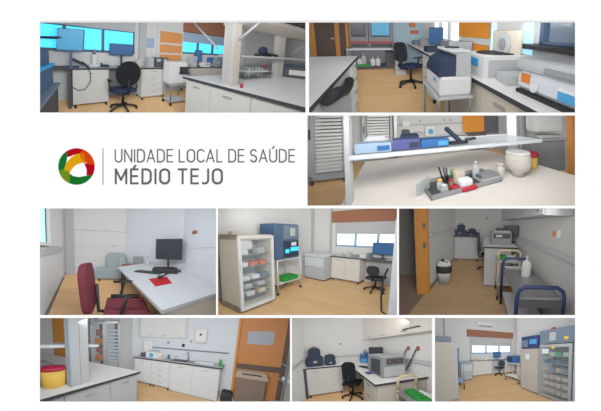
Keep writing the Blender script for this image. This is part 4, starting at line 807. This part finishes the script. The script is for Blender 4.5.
t.p('body', G().box(-.24, .24, -.12, .2, 0, .2, .04, seg=2), 'white_plastic'); t.p('dial', G().cyl((0, -.135, .1), (0, -.12, .1), .075, n=16), 'sky_blue'); t.p('lid', G().box(-.17, .17, -.08, .16, .2, .25, .02), 'light_grey')
t = T(R, 'water_dispenser', 'tall white dispenser bottle stand behind the rounded balance', 'dispenser', (-2.83, 3.95, .9))
t.p('body', G().box(-.13, .13, -.1, .12, .15, .55, .04, seg=2), 'white_plastic'); t.p('foot', G().box(-.1, .1, -.1, .1, 0, .15, .01), 'light_grey')
for k, (x, m) in enumerate(((-1.95, 'blue'), (-1.8, 'white_plastic'), (-1.68, 'clear_plastic'))):
    bottle(R, (x, 3.9, .9), ('blue', 'white', 'clear')[k] + ' bottle standing behind the sink on the grey worktop', m, 'white_plastic', .035, .17, 'bottles behind the sink')
bottle(R, (-.34, 3.62, .9), 'green soap bottle at the door end of the sink counter', 'green', 'white_plastic', .035, .22)
socket(R, 'y', 4.12, -2.1, 1.42, 'grey socket on the wall above the rounded balance', 'grey', .04); socket(R, 'y', 4.12, -1.55, 1.36, 'navy wall holder above the bottles behind the sink', 'navy', .05); socket(R, 'y', 4.12, -1.3, 1.5, 'small grey switch beside the towel dispenser', 'grey', .03)
box(R, 'waste_bag', (-.12, 3.72, 0), 0, .26, .4, .26, 'black', 'black waste bag on the floor between sink cabinet and orange door', 'bag', bv=.04)
t = T(R, 'door', 'orange wooden door with dark steel band behind the beige shredder', 'door', (.03, 4.08, 0))
t.p('leaf', G().box(0, .92, 0, .05, 0, 2.6), 'door_wood'); t.p('kick_band', G().box(.0, .92, -.012, 0, .84, .98), 'door_dark'); t.p('lower_leaf', G().box(.02, .9, -.006, 0, .02, .82), 'door_wood')
S(R, 'door_post', G().box(-.04, .02, 4.0, 4.12, 0, 2.7), 'frame_wood', 'orange door frame post next to the sink wall', 'door post'); S(R, 'door_post', G().box(.95, 1.02, 4.0, 4.12, 0, 2.7), 'door_dark', 'dark door frame post beside the wire rack', 'door post')
S(R, 'door_notice', G().box(.2, .74, 4.06, 4.075, 1.5, 1.82), 'printed_paper', 'printed grey notice sheet taped on the orange door', 'notice')
t = T(R, 'paper_shredder', 'beige grey paper container with black slot in front of the orange door', 'shredder', (.36, 3.72, 0))
t.p('body', G().box(-.3, .3, 0, .3, 0, .68, .01), 'shredder_brown'); t.p('head', G().prism([(-.34, .68), (.34, .68), (.28, .83), (-.3, .83)], -.04, .3, 'y'), 'shredder_head'); t.p('slot', G().box(-.2, .2, -.05, -.04, .77, .8), 'black')
t = T(R, 'wire_rack', 'steel wire rack with blue bottle cut by the frame beside the orange door', 'rack', (.85, 2.9, 0))
for x, y in ((-.08, 0), (.2, 0)): t.p('post', G().cyl((x, y, 0), (x, y, 1.5), .014, n=8), 'steel')
for z in (.4, .85, 1.15): t.p('shelf', G().box(-.08, .3, 0, .4, z, z+.02), 'steel')
bottle(R, (.86, 2.95, 1.17), 'pale blue bottle standing on the steel wire rack', 'sky_blue', 'white_plastic', .07, .3)
box(R, 'tray', (.95, 3.1, .87), 0, .3, .3, .05, 'white_plastic', 'white tray on the steel wire rack', 'tray')

# ================================================================== CORNER: corner counter with two navy cases
R = CORNER
floor(R, -.7, 1.8, 1, 4.2, 'floor_tan')
wall(R, 'wall_left', 'x', -.6, 0, 4.2, 0, 3, 'white_paint', (), -.06); wall(R, 'wall_back', 'y', 4.12, -.7, 1.8, 0, 3, 'white_paint'); wall(R, 'wall_right', 'x', 1.72, 0, 4.2, 0, 3, 'white_paint')
W(R, 'trim_1', G().box(-.6, 1.72, 4.07, 4.12, 1.07, 1.14, .004), 'light_grey'); W(R, 'trim_2', G().box(-.6, -.56, 1, 4.12, 1.07, 1.14, .004), 'light_grey'); W(R, 'trim_3', G().box(1.67, 1.72, .5, 4.12, 1.1, 1.17, .004), 'light_grey')
worktop(R, [(-.6, 3.43), (.68, 3.43), (.68, 1.52), (1.71, 1.52), (1.71, 4.1), (-.6, 4.1)], .9, 'white L-shaped worktop with dark edge along two walls', 'worktop')
base_unit(R, (-.53, 3.48, 0), 0, 1.0, .6, .865, [('door', .5)]*2, 'white two-door cabinet under the two navy cases in the corner room', 'laminate')
CAB[-1].w('side_panel', G().box(-.6, -.53, 3.45, 4.1, 0, .865), 'dark_grey')
base_unit(R, (.72, 2.1, 0), -90, .54, .9, .865, [(4, .54)], 'beige four-drawer unit under the end of the L-shaped worktop', 'warm_laminate')
CAB[-1].w('end_panel', G().box(.72, 1.7, 1.55, 1.58, .02, .865), 'warm_laminate')
t = wall_cabinet(R, (1.4, 4.1, 1.66), -90, 3.3, .32, 1.0, 4, 'white wall cabinets with a long dark handle above the cube analyser', 'laminate')
t.w('handle', G().tube([(1.37, 1.4, 1.74), (1.34, 1.41, 1.74), (1.34, 1.77, 1.74), (1.37, 1.78, 1.74)], .01), 'dark_grey')
def case2(loc, rot, w, d, h, label, top):
    t = T(R, 'carrying_case', label, 'case', loc, rot)
    t.p('body', G().box(-w/2, w/2, -d/2, d/2, 0, h*.52, .04, seg=2), 'navy'); t.p('upper_body', G().prism(rrect(-w*top, w*top, h*.4, h*.97, w*.2), -d/2*.85, d/2*.8, 'y'), 'navy'); t.p('handle', G().tube([(-w*.12, 0, h*.94), (-w*.1, 0, h*1.02), (w*.1, 0, h*1.02), (w*.12, 0, h*.94)], .012), 'black')
    t.p('badge', G().box(-w*.1, w*.12, -d/2-.006, -d/2, h*.2, h*.3), 'light_grey'); t.p('strap', G().box(w*.3, w*.36, -d/2-.004, -d/2, h*.03, h*.5), 'black')
case2((-.3, 3.72, .9), 5, .46, .3, .56, 'tall navy case with rounded upper half beside the wall corner', .36)
case2((.14, 3.72, .9), 5, .32, .26, .33, 'shorter navy case beside the tall one on the L-shaped worktop', .46)
office_chair(R, (.68, 3.05, 0), 150, 'black mesh office chair tucked between the counters in the corner room', 'mesh_cloth', bh=1.08, bw=.34, arms=False)
for k, (x, y) in enumerate(((1.18, 3.75), (1.3, 3.72), (1.42, 3.8))):
    bottle(R, (x, y, .9), ('first', 'second', 'third')[k] + ' of three blue bottles counted from the chair on the corner worktop', 'blue', 'sky_blue', .055, (.32, .44, .36)[k], 'blue bottles on the corner worktop', .02)
box(R, 'blue_carton', (1.2, 3.55, .9), 0, .2, .12, .15, 'sky_blue', 'light blue carton in front of the three blue bottles')
monitor(R, (1.35, 2.95, .9), -50, 'dark monitor behind the cube analyser', .42, .36, 'screen_dark', .16)
t = T(R, 'keyboard', 'dark keyboard lying on the worktop before the dark monitor', 'keyboard', (.98, 2.8, .9), -70); t.p('base', G().box(-.2, .2, -.07, .07, 0, .025, .006), 'black'); t.p('keys', G().box(-.18, .18, -.05, .05, .025, .03), 'dark_grey')
box(R, 'mouse_pad', (.87, 2.2, .9), 0, .18, .2, .01, 'purple', 'purple pad on the worktop beside the cube analyser', 'pad')
t = T(R, 'analyser', 'grey cube analyser with orange lights on the end of the L-shaped worktop', 'analyser', (1.14, 1.74, .9), 0)
t.p('body', G().box(-.22, .26, 0, .7, 0, .37, .012), 'grey'); t.p('front_panel', G().box(-.14, .2, -.01, 0, .24, .34), 'dark_grey'); t.p('side_grille', G().box(-.226, -.22, .08, .5, .04, .32), 'dark_grey'); t.p('lower_front', G().box(-.19, .24, -.012, 0, .02, .2), 'light_grey')
t.p('light', G().cyl((-.08, -.02, .29), (-.08, -.01, .29), .02), 'brown'); t.p('light', G().cyl((.12, -.02, .29), (.12, -.01, .29), .02), 'brown'); t.p('lid', G().box(-.21, .25, .02, .68, .37, .385), 'light_grey')
for k, y in enumerate((2.05, 1.78)):
    socket(R, 'x', 1.72, y, 1.39, ('farther' if not k else 'nearer') + ' brown wall socket above the cream trolley', 'brown', .04)
    S(R, 'power_cord', G().tube([(1.66, y, 1.37), (1.62, y+.05, 1.2), (1.6, y+.15, 1.0), (1.58, y+.2, .93)], .012, 5), 'black', ('farther' if not k else 'nearer') + ' black power cord hanging from the brown sockets', 'cord')
socket(R, 'y', 4.12, .55, 1.55, 'small grey switch on the wall above the chair', 'grey', .035); socket(R, 'y', 4.07, .22, 1.15, 'orange socket on the trunking above the shorter navy case', 'orange', .035); socket(R, 'x', -.56, 3.3, 1.12, 'orange socket on the side wall trunking by the tall navy case', 'orange', .04)
cart(R, (1.02, .74, 0), 0, .38, .74, .82, (.3, .74), 'cream-railed trolley with green rack below the brown sockets', 'cream', 'steel', 'trolley', handle=(.72,), lr=.02, lip=.02)
t = T(R, 'tube_rack', 'green tube rack lying on the cream trolley below the sockets', 'rack', (1.17, 1.17, .74), -8)
t.p('rack', G().box(-.07, .09, -.28, .25, 0, .05, .006), 'green')
for i in range(6): t.p('tube_cap', G().box(-.05, .07, -.25+i*.085, -.2+i*.085, .05, .065), 'green')
box(R, 'paper_tray', (1.33, 1.1, .745), 0, .1, .5, .03, 'paper', 'white paper tray beside the green rack on the cream trolley', 'tray')
t = T(R, 'smoke_detector', 'white ceiling-high fitting above the counter corner', 'detector', (.2, 4.05, 2.3)); t.p('body', G().box(-.15, .15, -.1, .05, 0, .06, .02), 'white_plastic')

# ================================================================== COLDROOM: room of refrigerators with window
R = COLDROOM
floor(R, -.2, 5.2, 1, 7.4, 'floor_warm')
wall(R, 'wall_back', 'y', 7.35, -.3, 5.1, 0, 4.5, 'white_paint', [(2.05, 4.75, 1.24, 2.2)]); wall(R, 'wall_left', 'x', -.2, 0, 7.4, 0, 4.5, 'white_paint', (), -.06); wall(R, 'wall_right', 'x', 5.0, 4.0, 7.4, 0, 4.5, 'white_paint')
wall(R, 'wall_side', 'x', 3.7, 0, 5.2, 0, 4.5, 'white_paint')
window(R, 'window_1', 'y', 7.37, 2.05, 4.75, 1.24, 2.2, 3, 'white_sky', 'pale_blue', .09)
S(R, 'roller_blind', G().box(2.05, 4.75, 7.28, 7.33, 1.72, 2.25), 'light_grey', 'grey roller blind above three bright panes in the refrigerator room', 'blind')
S(R, 'blind_box', G().box(1.8, 4.8, 7.15, 7.35, 2.22, 2.6, .01), 'brick_brown', 'long red-brown wooden box below the air conditioner', 'blind box')
W(R, 'trim_1', G().box(1.95, 2.0, 7.25, 7.35, 0, 2.2), 'light_grey'); W(R, 'trim_2', G().box(.62, .67, 7.25, 7.35, 0, 3.4), 'grey')
t = T(R, 'air_conditioner', 'white air conditioner high on the wall above the red-brown box', 'air conditioner', (2.35, 7.1, 2.8)); t.p('body', G().box(0, 1.0, 0, .24, 0, .28, .03, seg=2), 'white_plastic'); t.p('outlet', G().box(.1, .9, -.01, .02, .02, .07), 'dark_grey')
worktop(R, rect(1.9, 4.95, 6.68, 7.34), .9, 'pale worktop under the three bright window panes', 'cool_laminate')
base_unit(R, (1.95, 6.74, 0), 0, 1.1, .58, .865, [('door', .55)]*2, 'white two-door cabinet below the bright panes beside the swivel chair', 'laminate')
base_unit(R, (4.05, 6.74, 0), 0, .8, .58, .865, [('door', .8)], 'white cabinet right of the swivel chair under the bright panes', 'laminate')
CAB[-1].w('modesty_panel', G().box(3.1, 4.0, 7.2, 7.24, .1, .86), 'light_grey')
office_chair(R, (3.38, 6.45, 0), 180, 'blue-black swivel chair under the small window screen', 'navy', bh=.86, bw=.4, arms=False)
monitor(R, (3.5, 6.95, .9), 20, 'blue screen standing before the middle bright pane', .62, .36, 'screen_blue', .1, 'blue')
for x, w, h, m, nm, lb in ((2.25, .3, .08, 'beige', 'pipette_box', 'beige box at the freezer end of the pale worktop'), (2.75, .3, .1, 'white_plastic', 'tissue_box', 'white box in the middle of the pale worktop'), (4.3, .4, .1, 'pale_blue', 'reagent_box', 'pale blue box right of the blue screen on the pale worktop')):
    box(R, nm, (x, 7.0, .9), 0, w, .2, h, m, lb)
t = T(R, 'chest_freezer', 'low pale chest unit between the big left refrigerator and the window cabinets', 'freezer', (1.2, 6.1, 0)); t.p('body', G().box(0, .54, .02, .8, .04, .8, .01), 'light_grey'); t.p('lid', G().box(-.01, .55, 0, .81, .8, .87, .015), 'pale_blue'); t.p('front_panel', G().box(.02, .52, -.01, .02, .46, .76, .01), 'cool_laminate'); t.p('plinth', G().box(0, .54, .05, .7, 0, .04), 'black')
t = T(R, 'refrigerator', 'large beige refrigerator with blue-grey top unit cut by the frame', 'refrigerator', (-.15, 3.72, 0))
t.p('body', G().box(-.5, .72, .0, .8, .03, 1.64, .01), 'fridge_beige'); t.p('top_unit', G().box(-.5, .66, .03, .75, 1.64, 1.8, .03), 'slate'); t.p('door', G().box(.72, .8, .02, .78, .05, 1.62, .01), 'light_grey'); t.p('handle', G().box(.8, .84, .05, .09, .9, 1.5, .01), 'blue')
cart(R, (.72, 4.7, 0), 0, .32, .8, .98, (.3, .97), 'thin grey cart standing behind the large beige refrigerator', 'light_grey', 'pale_blue', lr=.02)
cart(R, (3.12, 5.35, 0), -90, 1.1, .45, .86, (.25, .85), 'white cart with blue analyser beside the white refrigerator', 'white_plastic', 'white_plastic', lr=.02)
t = T(R, 'analyser', 'small blue analyser on the white cart beside the white refrigerator', 'analyser', (3.2, 5.3, .86), -90); t.p('body', G().box(0, .5, 0, .4, 0, .32, .01), 'blue'); t.p('front_panel', G().box(.05, .45, -.01, 0, .05, .25), 'navy')
socket(R, 'x', 3.7, 4.55, 1.7, 'white control box on the wall above the small blue analyser', 'white_plastic', .12)
t = T(R, 'refrigerator', 'white solid-door refrigerator under a bright blue box', 'refrigerator', (2.9, 3.78, 0), -90)
t.p('body', G().box(0, .82, .02, .7, .03, 1.48, .01), 'fridge_beige'); t.p('door', G().box(.0, .82, -.03, .02, .05, 1.46, .01), 'fridge_beige'); t.p('notice', G().box(.28, .48, -.034, -.03, 1.12, 1.3), 'paper'); t.p('foot_plinth', G().box(.02, .8, .03, .6, 0, .03), 'black')
t = T(R, 'analyser', 'bright blue instrument with white shapes on top of the white refrigerator', 'analyser', (2.9, 3.78, 1.48), -90)
t.p('body', G().box(0, .82, .0, .6, 0, .42, .01), 'blue_metal'); t.p('panel', G().box(.05, .36, -.01, 0, .05, .3), 'slate'); t.p('panel', G().box(.45, .78, -.01, 0, .15, .3), 'sky_blue')
t = T(R, 'glass_door_refrigerator', 'tall grey refrigerator with glass door at the right edge of the last picture', 'refrigerator', (2.9, 2.83, 0), -90)
t.p('body', G().box(0, 1.12, .55, .7, .03, 1.6).box(0, .05, .0, .7, .03, 1.6).box(1.05, 1.12, .0, .7, .03, 1.6), 'light_grey'); t.p('top_unit', G().box(-.02, 1.14, -.02, .7, 1.6, 1.99, .01), 'slate')
t.p('display', G().box(.35, .55, -.03, -.02, 1.68, 1.9), 'light_grey'); t.p('warning_label', G().box(.8, .92, -.03, -.02, 1.68, 1.76), 'yellow')
d = t.p('door', G().box(0, .07, -.04, .0, .06, 1.58).box(.95, 1.03, -.04, .0, .06, 1.58).box(.07, .95, -.04, .0, 1.5, 1.58).box(.07, .95, -.04, .0, .06, .14), 'steel')
if d: t.p('glass_panel', G().box(.07, .95, -.03, -.02, .14, 1.5), 'glass', d); t.p('door_label', G().box(.1, .34, -.045, -.03, 1.32, 1.46), 'paper', d); t.p('warning_label', G().box(.44, .54, -.045, -.03, 1.46, 1.54), 'yellow', d)
t.p('liner', G().box(.05, 1.05, .5, .55, .1, 1.6), 'dark_grey')
for k, z in enumerate((.2, .4, .6, .82, 1.05, 1.26)):
    t.p('shelf', G().box(.06, 1.04, .03, .5, z-.012, z), 'steel')
    for j in range(4):
        box(R, 'reagent_box', (3.1, 2.7-j*.22, z), -90, .15, .25, .1, ('slate', 'dark_grey', 'light_grey', 'shredder_head', 'steel_blue', 'green')[(k+j*3) % 6] if z > .6 else 'shredder_head', ('first', 'second', 'third', 'last')[j] + ' box counted from the hinge on the ' + ('lowest', 'second', 'third', 'fourth', 'fifth', 'top')[k] + ' shelf of the tall grey refrigerator', 'box', 'boxes in the tall grey refrigerator')
box(R, 'beacon', (3.0, 2.45, 1.99), 0, .1, .1, .06, 'red', 'small red lamp on top of the tall grey refrigerator', 'lamp')

for t_ in THINGS:                                      # a thing wholly outside its picture leaves nothing behind
    if t_.n == 0: bpy.data.objects.remove(t_.o)
